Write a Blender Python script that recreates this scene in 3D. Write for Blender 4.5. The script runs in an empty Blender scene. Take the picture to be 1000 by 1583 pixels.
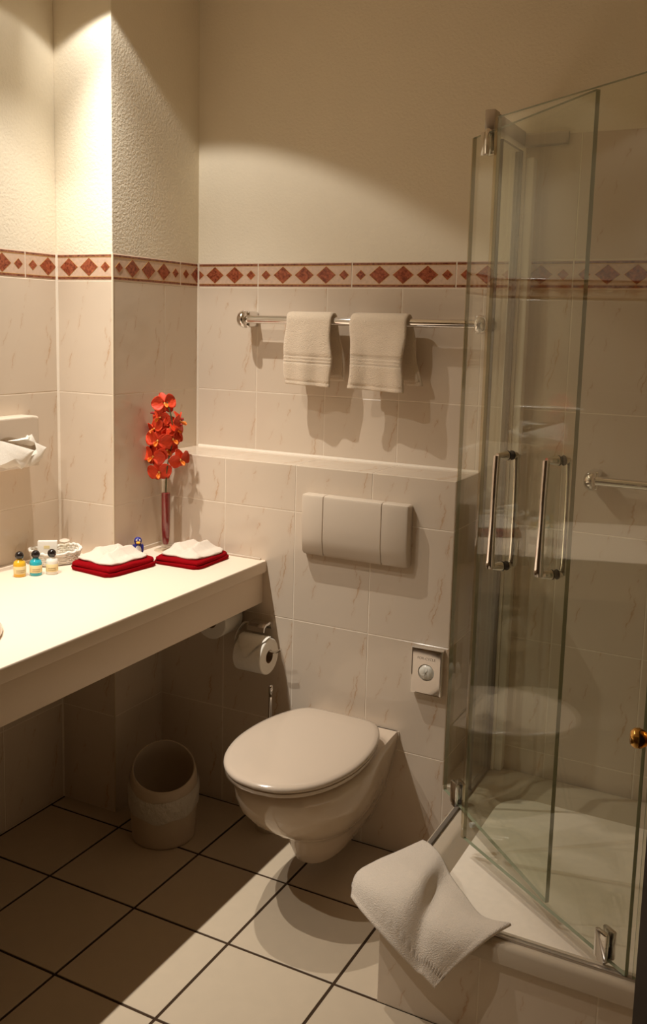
import bpy, bmesh, math, random
from mathutils import Vector, Matrix
random.seed(7)
PI = math.pi
sc = bpy.context.scene
col = sc.collection

# ------------------------------------------------------------------ camera
F_PX, PITCH, YAW, ROLL = 1455.96, 0.1404, 0.4775, -0.0251
CAM = Vector((1.8427, -2.6399, 1.5502))
PPX, PPY = 495.95, 708.17

def cam_dir(a, b, d):
    cr, sr = math.cos(ROLL), math.sin(ROLL)
    x, up = cr*a + sr*b, -sr*a + cr*b
    cp, sp = math.cos(PITCH), math.sin(PITCH)
    y, z = cp*d + sp*up, -sp*d + cp*up
    cy, sy = math.cos(YAW), math.sin(YAW)
    return Vector((cy*x - sy*y, sy*x + cy*y, z))
cd = bpy.data.cameras.new('camera'); cam = bpy.data.objects.new('camera', cd); col.objects.link(cam)
r_, u_, f_ = cam_dir(1, 0, 0), cam_dir(0, 1, 0), cam_dir(0, 0, 1)
M = Matrix.Identity(4)
for i in range(3):
    M[i][0], M[i][1], M[i][2], M[i][3] = r_[i], u_[i], -f_[i], CAM[i]
cam.matrix_world = M
cd.sensor_fit = 'VERTICAL'; cd.sensor_height = 36.0; cd.lens = F_PX/1583*36.0
cd.shift_x = (500-PPX)/1583; cd.shift_y = -(791.5-PPY)/1583
cd.clip_start = 0.02
sc.camera = cam

# ------------------------------------------------------------------ world, lamps, exposure
w = bpy.data.worlds.new('hallway_dusk'); sc.world = w; w.use_nodes = True
w.node_tree.nodes['Background'].inputs[0].default_value = (1.0, 0.74, 0.45, 1)
w.node_tree.nodes['Background'].inputs[1].default_value = 0.06
sc.view_settings.view_transform = 'Standard'; sc.view_settings.look = 'None'
sc.view_settings.exposure = 0.10; sc.view_settings.gamma = 1.0; sc.view_settings.use_curve_mapping = False
LAMP_RGB = (1.0, 0.94, 0.85)
LAMP_X, LAMP_Z = 0.05, 2.572
LAMPS = [(-0.68, 1.0), (-1.32, 1.0), (-1.85, 1.0)]     # y, strength
LAMP_W = 98.0                # watts at the centre of the beam
SPILL = 0.155                  # stray light of the swivelled reflector, strongest towards the back wall
BEAM = Vector((0.07, 0.13, -1.0)).normalized()     # lamps swivelled a little towards the back wall
AIM = Vector((0.45, 0.9, 0.0)).normalized()
for ly, k in LAMPS:
    ld = bpy.data.lights.new('halogen_light', 'SPOT'); ld.energy = LAMP_W*k; ld.color = LAMP_RGB
    ld.spot_size = math.radians(115); ld.spot_blend = 0.14; ld.shadow_soft_size = 0.009
    lo = bpy.data.objects.new('halogen_light', ld); col.objects.link(lo); lo.location = (LAMP_X, ly, LAMP_Z)
    ld.use_nodes = True; nt = ld.node_tree; em = nt.nodes['Emission']
    tc = nt.nodes.new('ShaderNodeTexCoord')          # Normal = direction of the emitted ray in the lamp's own frame
    def mth(op, a, b=None, clamp=False):
        q = nt.nodes.new('ShaderNodeMath'); q.operation = op; q.use_clamp = clamp
        for n_, v in enumerate((a, b)):
            if v is None: continue
            if isinstance(v, (int, float)): q.inputs[n_].default_value = v
            else: nt.links.new(v, q.inputs[n_])
        return q.outputs[0]
    ax = nt.nodes.new('ShaderNodeVectorMath'); ax.operation = 'DOT_PRODUCT'; ax.inputs[1].default_value = BEAM
    nt.links.new(tc.outputs['Normal'], ax.inputs[0]); c_ = ax.outputs['Value']
    beam = mth('DIVIDE', mth('SUBTRACT', c_, math.cos(math.radians(40))), 1-math.cos(math.radians(40)), True)
    beam = mth('POWER', beam, 2.2)
    dt = nt.nodes.new('ShaderNodeVectorMath'); dt.operation = 'DOT_PRODUCT'; dt.inputs[1].default_value = AIM
    nt.links.new(tc.outputs['Normal'], dt.inputs[0])
    sp_ = mth('MULTIPLY', mth('MAXIMUM', mth('ADD', mth('MULTIPLY', dt.outputs['Value'], 1.2), 0.16, True), 0.08), SPILL)
    nt.links.new(mth('ADD', beam, sp_), em.inputs['Strength'])

# ------------------------------------------------------------------ materials
def nodes_of(m):
    m.use_nodes = True
    return m.node_tree.nodes, m.node_tree.links, m.node_tree.nodes['Principled BSDF']

def mat(name, rgb, rough=0.5, metal=0.0, var=0.06, vscale=40.0, bump=None, spec=0.5, coat=0.0, trans=0.0, sheen=0.0, ior=1.45, sss=0.0):
    m = bpy.data.materials.new(name); n, l, p = nodes_of(m)
    tc = n.new('ShaderNodeTexCoord')
    nz = n.new('ShaderNodeTexNoise'); nz.inputs['Scale'].default_value = vscale; nz.inputs['Detail'].default_value = 4
    l.new(tc.outputs['Object'], nz.inputs['Vector'])
    mx = n.new('ShaderNodeMix'); mx.data_type = 'RGBA'
    mx.inputs['A'].default_value = (*[c*(1-var) for c in rgb], 1); mx.inputs['B'].default_value = (*[min(1, c*(1+var)) for c in rgb], 1)
    l.new(nz.outputs['Fac'], mx.inputs['Factor']); l.new(mx.outputs['Result'], p.inputs['Base Color'])
    p.inputs['Roughness'].default_value = rough; p.inputs['Metallic'].default_value = metal
    p.inputs['Specular IOR Level'].default_value = spec; p.inputs['Coat Weight'].default_value = coat
    p.inputs['Transmission Weight'].default_value = trans; p.inputs['IOR'].default_value = ior
    p.inputs['Sheen Weight'].default_value = sheen
    if sss:
        p.inputs['Subsurface Weight'].default_value = sss; p.inputs['Subsurface Radius'].default_value = (.01, .006, .004)
    if bump:
        for k, (s, dist, st) in enumerate(bump if isinstance(bump, list) else [bump]):
            b = n.new('ShaderNodeBump'); b.inputs['Strength'].default_value = st; b.inputs['Distance'].default_value = dist
            z = n.new('ShaderNodeTexNoise'); z.inputs['Scale'].default_value = s; z.inputs['Detail'].default_value = 3
            l.new(tc.outputs['Object'], z.inputs['Vector']); l.new(z.outputs['Fac'], b.inputs['Height'])
            if k: l.new(prev.outputs['Normal'], b.inputs['Normal'])
            prev = b
        l.new(prev.outputs['Normal'], p.inputs['Normal'])
    return m

def tile_mat(name, base, vein, rough=0.12):
    """glazed cream tile, the same faint rusty veins printed on every tile in a few variants"""
    m = bpy.data.materials.new(name); n, l, p = nodes_of(m)
    tc = n.new('ShaderNodeTexCoord'); oi = n.new('ShaderNodeObjectInfo')
    def math_(op, a, b=None, c=None):
        q = n.new('ShaderNodeMath'); q.operation = op
        for i, v in enumerate((a, b, c)):
            if v is None: continue
            if isinstance(v, (int, float)): q.inputs[i].default_value = v
            else: l.new(v, q.inputs[i])
        return q.outputs[0]
    k = math_('MULTIPLY', oi.outputs['Random'], 3.0); k = math_('FLOOR', k); k = math_('MULTIPLY', k, 4.37)
    off = n.new('ShaderNodeCombineXYZ'); l.new(k, off.inputs['X']); l.new(k, off.inputs['Y'])
    sep = n.new('ShaderNodeSeparateXYZ'); l.new(tc.outputs['Object'], sep.inputs[0]); X, Y = sep.outputs['X'], sep.outputs['Y']
    ad2 = n.new('ShaderNodeVectorMath'); ad2.operation = 'ADD'; l.new(tc.outputs['Object'], ad2.inputs[0]); l.new(off.outputs['Vector'], ad2.inputs[1])
    def noise(scale, detail=3, rough=0.55, squash=None):
        q = n.new('ShaderNodeTexNoise'); q.inputs['Scale'].default_value = scale; q.inputs['Detail'].default_value = detail; q.inputs['Roughness'].default_value = rough
        if squash:
            mp = n.new('ShaderNodeMapping'); mp.inputs['Scale'].default_value = squash; l.new(ad2.outputs['Vector'], mp.inputs['Vector']); l.new(mp.outputs['Vector'], q.inputs['Vector'])
        else: l.new(ad2.outputs['Vector'], q.inputs['Vector'])
        return q.outputs['Fac']
    def mr(v, a, b, c, d_):
        q = n.new('ShaderNodeMapRange'); q.interpolation_type = 'SMOOTHSTEP'
        for nm, x in zip(('From Min', 'From Max', 'To Min', 'To Max'), (a, b, c, d_)): q.inputs[nm].default_value = x
        l.new(v, q.inputs['Value']); return q.outputs['Result']
    wob = math_('MULTIPLY', math_('SUBTRACT', noise(11, 3, 0.55), 0.5), 0.060)
    fine = math_('MULTIPLY', math_('SUBTRACT', noise(70, 2), 0.5), 0.012)
    wob = math_('ADD', wob, fine)
    total = None
    for x0, slope, wd_, amp, lo, hi in ((-0.035, 0.30, 0.0022, 1.0, 0.46, 0.60), (0.095, 0.20, 0.0030, 1.0, 0.44, 0.58), (0.085, 0.24, 0.0018, 0.8, 0.48, 0.62), (-0.085, 0.36, 0.0018, 0.7, 0.50, 0.64)):
        cx = math_('ADD', math_('MULTIPLY', Y, slope), x0)
        d = math_('ABSOLUTE', math_('SUBTRACT', math_('SUBTRACT', X, cx), wob))
        ln = mr(d, 0.0, wd_, amp, 0.0); halo = mr(d, 0.0, wd_*6, 0.22*amp, 0.0)
        ln = math_('ADD', ln, halo)
        ln = math_('MULTIPLY', ln, mr(noise(9+40*slope, 3, 0.6, (1.0, 0.8, 1.0)), lo, hi, 0.0, 1.0))
        total = ln if total is None else math_('MAXIMUM', total, ln)
    f = math_('MULTIPLY', total, 0.46)
    mx = n.new('ShaderNodeMix'); mx.data_type = 'RGBA'; mx.inputs['A'].default_value = (*base, 1); mx.inputs['B'].default_value = (*vein, 1)
    l.new(f, mx.inputs['Factor']); l.new(mx.outputs['Result'], p.inputs['Base Color'])
    p.inputs['Roughness'].default_value = rough; p.inputs['Specular IOR Level'].default_value = 0.45
    b = n.new('ShaderNodeBump'); b.inputs['Strength'].default_value = 0.25; b.inputs['Distance'].default_value = 0.002
    n3 = n.new('ShaderNodeTexNoise'); n3.inputs['Scale'].default_value = 14; n3.inputs['Detail'].default_value = 1
    l.new(ad2.outputs['Vector'], n3.inputs['Vector']); l.new(n3.outputs['Fac'], b.inputs['Height']); l.new(b.outputs['Normal'], p.inputs['Normal'])
    return m

def glass_pane_mat(name, tint, refl=1.0):
    m = bpy.data.materials.new(name); n, l, p = nodes_of(m); n.remove(p)
    out = n['Material Output']
    tr = n.new('ShaderNodeBsdfTransparent'); tr.inputs['Color'].default_value = (*tint, 1)
    gl = n.new('ShaderNodeBsdfGlossy'); gl.inputs['Roughness'].default_value = 0.0; gl.inputs['Color'].default_value = (1, 1, 1, 1)
    ge = n.new('ShaderNodeNewGeometry')
    dt = n.new('ShaderNodeVectorMath'); dt.operation = 'DOT_PRODUCT'; l.new(ge.outputs['Normal'], dt.inputs[0]); l.new(ge.outputs['Incoming'], dt.inputs[1])
    def math_(op, a, b):
        q = n.new('ShaderNodeMath'); q.operation = op
        for i, v in enumerate((a, b)):
            if v is None: continue
            if isinstance(v, (int, float)): q.inputs[i].default_value = v
            else: l.new(v, q.inputs[i])
        return q.outputs[0]
    c = math_('ABSOLUTE', dt.outputs['Value'], None); c = math_('SUBTRACT', 1.0, c); c = math_('POWER', c, 5.0)
    c = math_('MULTIPLY', c, 0.95*refl); c = math_('ADD', c, 0.045*refl)
    nz = n.new('ShaderNodeTexNoise'); nz.inputs['Scale'].default_value = 3.0
    mx = n.new('ShaderNodeMixShader'); l.new(c, mx.inputs[0]); l.new(tr.outputs[0], mx.inputs[1]); l.new(gl.outputs[0], mx.inputs[2])
    l.new(mx.outputs[0], out.inputs['Surface'])
    return m

def diamond_mat(name, rgb, gold, a):
    """mottled red stone lozenge with a thin golden outline; a = half width / half height ratio handled by object scale"""
    m = bpy.data.materials.new(name); n, l, p = nodes_of(m)
    tc = n.new('ShaderNodeTexCoord'); nz = n.new('ShaderNodeTexNoise'); nz.inputs['Scale'].default_value = 130; nz.inputs['Detail'].default_value = 5
    l.new(tc.outputs['Object'], nz.inputs['Vector'])
    oi = n.new('ShaderNodeObjectInfo'); ad = n.new('ShaderNodeVectorMath'); ad.operation = 'ADD'
    l.new(tc.outputs['Object'], ad.inputs[0]); l.new(oi.outputs['Location'], ad.inputs[1]); l.new(ad.outputs['Vector'], nz.inputs['Vector'])
    cr = n.new('ShaderNodeValToRGB'); cr.color_ramp.elements[0].position = 0.33; cr.color_ramp.elements[1].position = 0.70
    cr.color_ramp.elements[0].color = (*[c*0.55 for c in rgb], 1); cr.color_ramp.elements[1].color = (min(1, rgb[0]*1.5), rgb[1]*2.0, rgb[2]*2.0, 1)
    l.new(nz.outputs['Fac'], cr.inputs['Fac']); l.new(cr.outputs['Color'], p.inputs['Base Color'])
    p.inputs['Roughness'].default_value = 0.2
    return m

M_PLASTER = mat('textured_plaster', (0.92, 0.83, 0.66), 0.85, var=0.03, vscale=8, spec=0.25, bump=[(120, 0.0030, 0.42), (260, 0.0015, 0.3)])
M_GROUT = mat('white_grout', (0.88, 0.77, 0.63), 0.8, var=0.06, vscale=60, spec=0.2)
M_TILE = tile_mat('cream_veined_tile', (0.73, 0.61, 0.48), (0.50, 0.25, 0.09))
M_DIM = mat('brown_wall_paint', (0.86, 0.74, 0.56), 0.8, var=0.04, vscale=8, spec=0.2)
M_PANELLING = mat('brown_entrance_panelling', (0.20, 0.135, 0.08), 0.6, var=0.2, vscale=14, spec=0.2)
M_TRIM = mat('cream_edge_trim', (0.72, 0.60, 0.44), 0.35, var=0.03)
M_BORDER = mat('border_marble', (0.70, 0.50, 0.37), 0.2, var=0.22, vscale=90)
M_DIA = diamond_mat('red_lozenge', (0.32, 0.065, 0.03), (0.7, 0.4, 0.1), 1)
M_BAND = diamond_mat('brown_band', (0.26, 0.075, 0.04), (0, 0, 0), 1)
M_GOLD = mat('gold_line', (0.62, 0.36, 0.10), 0.3, metal=0.3)
M_FLOOR = mat('beige_floor_tile', (0.57, 0.46, 0.33), 0.42, var=0.05, vscale=22, spec=0.35, bump=(60, 0.0008, 0.25))
M_FGROUT = mat('dark_floor_grout', (0.055, 0.032, 0.018), 0.9, var=0.2, vscale=90, spec=0.1)
M_CEIL = mat('ceiling_paint', (0.92, 0.80, 0.62), 0.9, var=0.02, bump=(120, 0.001, 0.3))
M_COUNTER = mat('cream_laminate', (0.84, 0.69, 0.54), 0.38, var=0.02, vscale=300, spec=0.4)
M_CER = mat('white_ceramic', (0.68, 0.55, 0.42), 0.10, var=0.012, vscale=6, coat=0.4)
M_SEAT = mat('seat_plastic', (0.60, 0.485, 0.375), 0.16, var=0.012, vscale=6, coat=0.2)
M_PLASTIC = mat('white_plastic', (0.68, 0.57, 0.45), 0.28, var=0.015, vscale=10)
M_ACRYL = mat('white_acrylic', (0.58, 0.48, 0.36), 0.16, var=0.015, vscale=6, coat=0.3)
M_CHROME = mat('chrome', (0.80, 0.78, 0.76), 0.06, metal=1.0, var=0.02, vscale=20)
M_SATIN = mat('satin_metal', (0.55, 0.50, 0.45), 0.30, metal=0.85, var=0.05)
M_ALU = mat('white_aluminium', (0.86, 0.80, 0.68), 0.30, metal=0.0, var=0.02)
M_RUBBER = mat('black_rubber', (0.02, 0.016, 0.012), 0.5, var=0.2)
M_SEALSTRIP = mat('grey_seal', (0.16, 0.13, 0.10), 0.5, var=0.1)
M_TOWEL = mat('cream_terry', (0.90, 0.74, 0.56), 0.95, var=0.08, vscale=260, spec=0.1, sheen=0.3, bump=[(420, 0.004, 0.9), (60, 0.004, 0.3)])
M_TOWELW = mat('white_terry', (0.78, 0.67, 0.55), 0.95, var=0.06, vscale=260, spec=0.1, sheen=0.3, bump=[(420, 0.003, 0.8), (50, 0.004, 0.3)])
M_RED = mat('red_terry', (0.27, 0.003, 0.006), 0.95, var=0.25, vscale=220, spec=0.04, sheen=0.0, bump=[(420, 0.003, 0.9)])
M_PAPER = mat('tissue_paper', (0.88, 0.82, 0.72), 0.9, var=0.03, vscale=120, spec=0.1, bump=(180, 0.001, 0.5))
M_CARD = mat('cardboard_core', (0.25, 0.16, 0.09), 0.9, var=0.1)
M_PETAL = mat('red_orchid_petal', (0.72, 0.055, 0.012), 0.55, var=0.35, vscale=70, sss=0.15)
M_PETALO = mat('orange_orchid_lip', (0.86, 0.22, 0.02), 0.5, var=0.3, vscale=120, sss=0.1)
M_STAMEN = mat('yellow_column', (0.90, 0.50, 0.12), 0.5, var=0.2, vscale=200)
M_BUD = mat('dark_red_tip', (0.26, 0.015, 0.01), 0.6, var=0.3, vscale=90)
M_STEM = mat('green_stem', (0.07, 0.09, 0.03), 0.6, var=0.3, vscale=60)
M_SAND = mat('red_vase_filling', (0.26, 0.018, 0.02), 0.6, var=0.45, vscale=240)
M_VGLASS = glass_pane_mat('clear_vase_glass', (0.97, 0.96, 0.93))
M_PANE = glass_pane_mat('shower_glass', (0.955, 0.965, 0.935))
M_EDGE = mat('green_glass_edge', (0.34, 0.36, 0.25), 0.15, var=0.15, vscale=12)
M_CLEARSEAL = glass_pane_mat('clear_seal_strip', (0.90, 0.86, 0.76), 1.6)
M_WICKER = mat('white_wicker', (0.84, 0.78, 0.68), 0.7, var=0.1, vscale=150)
M_YEL = mat('yellow_gel', (0.80, 0.46, 0.03), 0.15, var=0.08, coat=0.4)
M_TEAL = mat('teal_gel', (0.03, 0.42, 0.50), 0.15, var=0.08, coat=0.4)
M_PEARL = mat('pearl_lotion', (0.84, 0.80, 0.70), 0.2, var=0.04, coat=0.3)
M_LABELY = mat('cream_label', (0.86, 0.70, 0.36), 0.5, var=0.05)
M_INK = mat('brown_print', (0.22, 0.13, 0.05), 0.6, var=0.1)
M_BLACK = mat('black_gloss_cap', (0.012, 0.008, 0.008), 0.12, var=0.2, coat=0.5)
M_BLUE = mat('blue_vinyl', (0.03, 0.03, 0.24), 0.4, var=0.1)
M_BEAK = mat('yellow_vinyl', (0.85, 0.45, 0.04), 0.4, var=0.1)
M_WHITEV = mat('white_vinyl', (0.75, 0.72, 0.68), 0.4, var=0.05)
M_WOOD = mat('dark_door_wood', (0.014, 0.006, 0.004), 0.6, var=0.4, vscale=18, spec=0.15)
M_BRASS = mat('brass', (0.72, 0.42, 0.12), 0.18, metal=1.0, var=0.05)
M_LINER = mat('bin_liner_film', (0.62, 0.55, 0.45), 0.35, var=0.05, bump=(55, 0.006, 0.8))
M_BIN = mat('white_bin_plastic', (0.58, 0.46, 0.33), 0.40, var=0.03)
M_BULB = bpy.data.materials.new('halogen_bulb'); _n, _l, _p = nodes_of(M_BULB)
_p.inputs['Base Color'].default_value = (1, 0.85, 0.6, 1); _p.inputs['Emission Color'].default_value = (1, 0.8, 0.52, 1); _p.inputs['Emission Strength'].default_value = 3

# ------------------------------------------------------------------ mesh helpers
def finish(name, bm, m, parent=None, smooth=False, loc=None, mtx=None, angle=None):
    me = bpy.data.meshes.new(name)
    bmesh.ops.recalc_face_normals(bm, faces=bm.faces[:])
    bm.to_mesh(me); bm.free()
    for mm in (m if isinstance(m, (list, tuple)) else [m]): me.materials.append(mm)
    o = bpy.data.objects.new(name, me); col.objects.link(o)
    if smooth:
        for p in me.polygons: p.use_smooth = True
        if angle:
            me.set_sharp_from_angle(angle=math.radians(angle))
    if parent: o.parent = parent
    if loc is not None: o.location = loc
    if mtx is not None: o.matrix_local = mtx
    return o

def tag(o, label, cat, group=None):
    o['label'] = label; o['category'] = cat
    if group: o['group'] = group
    return o
def struct(o, label=None, cat=None):
    o['kind'] = 'structure'
    if label: o['label'] = label
    if cat: o['category'] = cat
    return o
def thing(name, label, cat, loc=(0, 0, 0), rotz=0.0, group=None):
    o = bpy.data.objects.new(name, None); col.objects.link(o); o.empty_display_size = 0.05
    o.location = loc; o.rotation_euler = (0, 0, rotz)
    return tag(o, label, cat, group)

def bm_box(bm, x0, x1, y0, y1, z0, z1, bev=0.0, seg=2, mi=0):
    vs = [bm.verts.new((x, y, z)) for x in (x0, x1) for y in (y0, y1) for z in (z0, z1)]
    fs = [(0, 1, 3, 2), (4, 6, 7, 5), (0, 4, 5, 1), (2, 3, 7, 6), (0, 2, 6, 4), (1, 5, 7, 3)]
    ff = [bm.faces.new([vs[i] for i in f]) for f in fs]
    for f in ff: f.material_index = mi
    if bev:
        es = list({e for f in ff for e in f.edges})
        bmesh.ops.bevel(bm, geom=es, offset=bev, segments=seg, profile=0.5, affect='EDGES')
    return bm
def box(name, dims, m, parent=None, bev=0.0, seg=2, smooth=False, **k):
    bm = bmesh.new(); bm_box(bm, *dims, bev=bev, seg=seg)
    return finish(name, bm, m, parent, smooth or bev > 0, angle=40 if bev else None, **k)

def bm_rings(bm, rings, cap0=True, cap1=True, closed=True, mi=0):
    R = [[bm.verts.new(p) for p in r] for r in rings]
    n = len(R[0])
    for a, b in zip(R, R[1:]):
        for i in range(n if closed else n-1):
            j = (i+1) % n
            f = bm.faces.new((a[i], a[j], b[j], b[i])); f.material_index = mi
    if cap0: bm.faces.new(R[0]).material_index = mi
    if cap1: bm.faces.new(R[-1]).material_index = mi
    return R
def lathe_bm(bm, prof, seg=32, c=(0, 0, 0), axis='Z', cap0=True, cap1=True):
    rings = []
    for r, h in prof:
        ring = []
        for k in range(seg):
            a = 2*PI*k/seg; x, y = max(r, 1e-5)*math.cos(a), max(r, 1e-5)*math.sin(a)
            p = {'Z': (x, y, h), 'X': (h, x, y), 'Y': (x, h, y)}[axis]
            ring.append(Vector(p)+Vector(c))
        rings.append(ring)
    return bm_rings(bm, rings, cap0, cap1)
def lathe(name, prof, m, parent=None, seg=32, c=(0, 0, 0), axis='Z', smooth=True, angle=50, **k):
    bm = bmesh.new(); lathe_bm(bm, prof, seg, c, axis)
    return finish(name, bm, m, parent, smooth, angle=angle, **k)
def tube_bm(bm, pts, rad, seg=10, caps=True):
    pts = [Vector(p) for p in pts]; rads = rad if isinstance(rad, (list, tuple)) else [rad]*len(pts)
    rings = []; up = None
    for i, p in enumerate(pts):
        t = (pts[min(i+1, len(pts)-1)] - pts[max(i-1, 0)]).normalized()
        if up is None:
            up = Vector((0, 0, 1)) if abs(t.z) < 0.9 else Vector((1, 0, 0))
        a = t.cross(up).normalized(); up = a.cross(t).normalized()
        rings.append([p + (a*math.cos(2*PI*k/seg) + up*math.sin(2*PI*k/seg))*rads[i] for k in range(seg)])
    bm_rings(bm, rings, caps, caps)
def tube(name, pts, rad, m, parent=None, seg=10, **k):
    bm = bmesh.new(); tube_bm(bm, pts, rad, seg)
    return finish(name, bm, m, parent, True, angle=60, **k)
def closed_tube_bm(bm, pts, rad, seg=6):
    pts = [Vector(p) for p in pts]; n = len(pts); rings = []
    for i, p in enumerate(pts):
        t = (pts[(i+1) % n]-pts[i-1]).normalized(); a = t.cross(Vector((0, 0, 1))).normalized(); b = a.cross(t)
        rings.append([bm.verts.new(p+(a*math.cos(2*PI*k/seg)+b*math.sin(2*PI*k/seg))*rad) for k in range(seg)])
    for i in range(n):
        for k in range(seg):
            bm.faces.new((rings[i][k], rings[i][(k+1) % seg], rings[(i+1) % n][(k+1) % seg], rings[(i+1) % n][k]))
def prism_bm(bm, poly, z0, z1, mi=0):
    a = [bm.verts.new((x, y, z0)) for x, y in poly]; b = [bm.verts.new((x, y, z1)) for x, y in poly]
    n = len(poly)
    for i in range(n): bm.faces.new((a[i], a[(i+1) % n], b[(i+1) % n], b[i])).material_index = mi
    bm.faces.new(a).material_index = mi; bm.faces.new(b).material_index = mi
def spline(pts, n):
    """Catmull-Rom through points"""
    pts = [Vector(p) for p in pts]; out = []
    P = [pts[0]*2-pts[1]]+pts+[pts[-1]*2-pts[-2]]; segs = len(pts)-1
    for i in range(n):
        t = i/(n-1)*segs; k = min(int(t), segs-1); u = t-k
        a, b, c, d = P[k:k+4]
        out.append(0.5*((2*b)+(c-a)*u+(2*a-5*b+4*c-d)*u*u+(3*b-a-3*c+d)*u**3))
    return out
def patch_bm(bm, grid, nu, nv, thick, jitter=0.0, fn=None):
    """smooth sheet of cloth through a grid of control points, given a thickness"""
    rows = [spline(r, nu) for r in grid]
    S = [spline([rows[j][i] for j in range(len(rows))], nv) for i in range(nu)]
    N = [[None]*nv for _ in range(nu)]
    for i in range(nu):
        for j in range(nv):
            du = S[min(i+1, nu-1)][j]-S[max(i-1, 0)][j]; dv = S[i][min(j+1, nv-1)]-S[i][max(j-1, 0)]
            nn = du.cross(dv); N[i][j] = nn.normalized() if nn.length > 1e-9 else Vector((0, 0, 1))
    rnd = random.Random(3)
    A = {}; B = {}
    for i in range(nu):
        for j in range(nv):
            h = fn(i/(nu-1), j/(nv-1)) if fn else 0.0
            h += rnd.uniform(-jitter, jitter)
            edge = min(i, nu-1-i, j, nv-1-j); k = 0.75 if edge == 0 else 1.0
            A[i, j] = bm.verts.new(S[i][j]+N[i][j]*(thick/2*k+h)); B[i, j] = bm.verts.new(S[i][j]-N[i][j]*(thick/2*k-h))
    for i in range(nu-1):
        for j in range(nv-1):
            bm.faces.new((A[i, j], A[i+1, j], A[i+1, j+1], A[i, j+1])); bm.faces.new((B[i, j], B[i, j+1], B[i+1, j+1], B[i+1, j]))
    for i in range(nu-1):
        for j in (0, nv-1): bm.faces.new((A[i, j], A[i+1, j], B[i+1, j], B[i, j]))
    for j in range(nv-1):
        for i in (0, nu-1): bm.faces.new((A[i, j], A[i, j+1], B[i, j+1], B[i, j]))

# ------------------------------------------------------------------ room dimensions
XL, XR, YF = -0.2155, 1.97, -2.98          # left wall, right wall, front wall; the doorway is in the right wall
YD = -2.235                                 # hinge side of the doorway
PD = 0.4355                                 # pillar depth
DP, XP, ZL = 0.1986, 1.001, 1.133           # toilet ledge: depth, right end, height
ZT, HB, H = 1.743, 0.0785, 0.3363           # top of border, border height, tile row pitch
W, L, J = 0.252, 0.3353, 0.0030
ZB = ZT-HB
ROWS = [ZB-H*k for k in range(5)]           # 1.6645 1.3282 .9919 .6556 .3193
ZC = 2.59
XG = 0.2325
ZV0 = 0.8265
G = 0.0007                                  # grout recess

def frame(o, n):
    n = Vector(n); v = Vector((0, 0, 1)) if abs(n.z) < 0.5 else Vector((0, 1, 0))
    u = v.cross(n)
    m = Matrix.Identity(4)
    for i in range(3): m[i][0], m[i][1], m[i][2], m[i][3] = u[i], v[i], n[i], o[i]
    return m
_tm = {}
def tile_mesh(wd, ht, m, name, t=0.004, ch=0.0008):
    key = (round(wd, 4), round(ht, 4), m.name)
    if key in _tm: return _tm[key]
    bm = bmesh.new(); a, b = wd/2, ht/2
    rect = lambda x, y, z: [Vector((-x, -y, z)), Vector((x, -y, z)), Vector((x, y, z)), Vector((-x, y, z))]
    bm_rings(bm, [rect(a, b, -t), rect(a, b, -ch*0.7), rect(a-ch, b-ch, 0)], True, True)
    bmesh.ops.recalc_face_normals(bm, faces=bm.faces[:])
    me = bpy.data.meshes.new(name); bm.to_mesh(me); bm.free(); me.materials.append(m); _tm[key] = me
    return me
def lay_tiles(parent, fm, ucuts, vcuts, m=M_TILE, name='tile', joint=J, skip=None):
    for i in range(len(ucuts)-1):
        for j in range(len(vcuts)-1):
            u0, u1, v0, v1 = ucuts[i], ucuts[i+1], vcuts[j], vcuts[j+1]
            if skip and skip(u0, u1, v0, v1): continue
            wd, ht = u1-u0-joint, v1-v0-joint
            if wd < 0.008 or ht < 0.008: continue
            o = bpy.data.objects.new(name, tile_mesh(wd, ht, m, name)); col.objects.link(o)
            o.parent = parent
            o.matrix_local = fm @ Matrix.Translation(((u0+u1)/2, (v0+v1)/2, 0))
def clip(poly, lo, hi):
    for s, b in ((1, lo), (-1, hi)):
        out = []
        for k in range(len(poly)):
            p, q = poly[k], poly[(k+1) % len(poly)]
            dp, dq = s*(p[0]-b), s*(q[0]-b)
            if dp >= 0: out.append(p)
            if dp*dq < 0:
                t = dp/(dp-dq); out.append((p[0]+(q[0]-p[0])*t, p[1]+(q[1]-p[1])*t))
        poly = out
    return poly
_dm = {}
def plate(name, poly, z0, z1, mats, key):
    if key not in _dm:
        bm = bmesh.new(); prism_bm(bm, poly, z0, z1); bmesh.ops.recalc_face_normals(bm, faces=bm.faces[:])
        me = bpy.data.meshes.new(name); bm.to_mesh(me); bm.free(); me.materials.append(mats); _dm[key] = me
    return bpy.data.objects.new(name, _dm[key])
LOZ = [(0.085, 0.047, 0.0145), (0.27, 0.098, 0.0262), (0.5, 0.098, 0.0262), (0.73, 0.098, 0.0262), (0.915, 0.047, 0.0145)]
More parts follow.
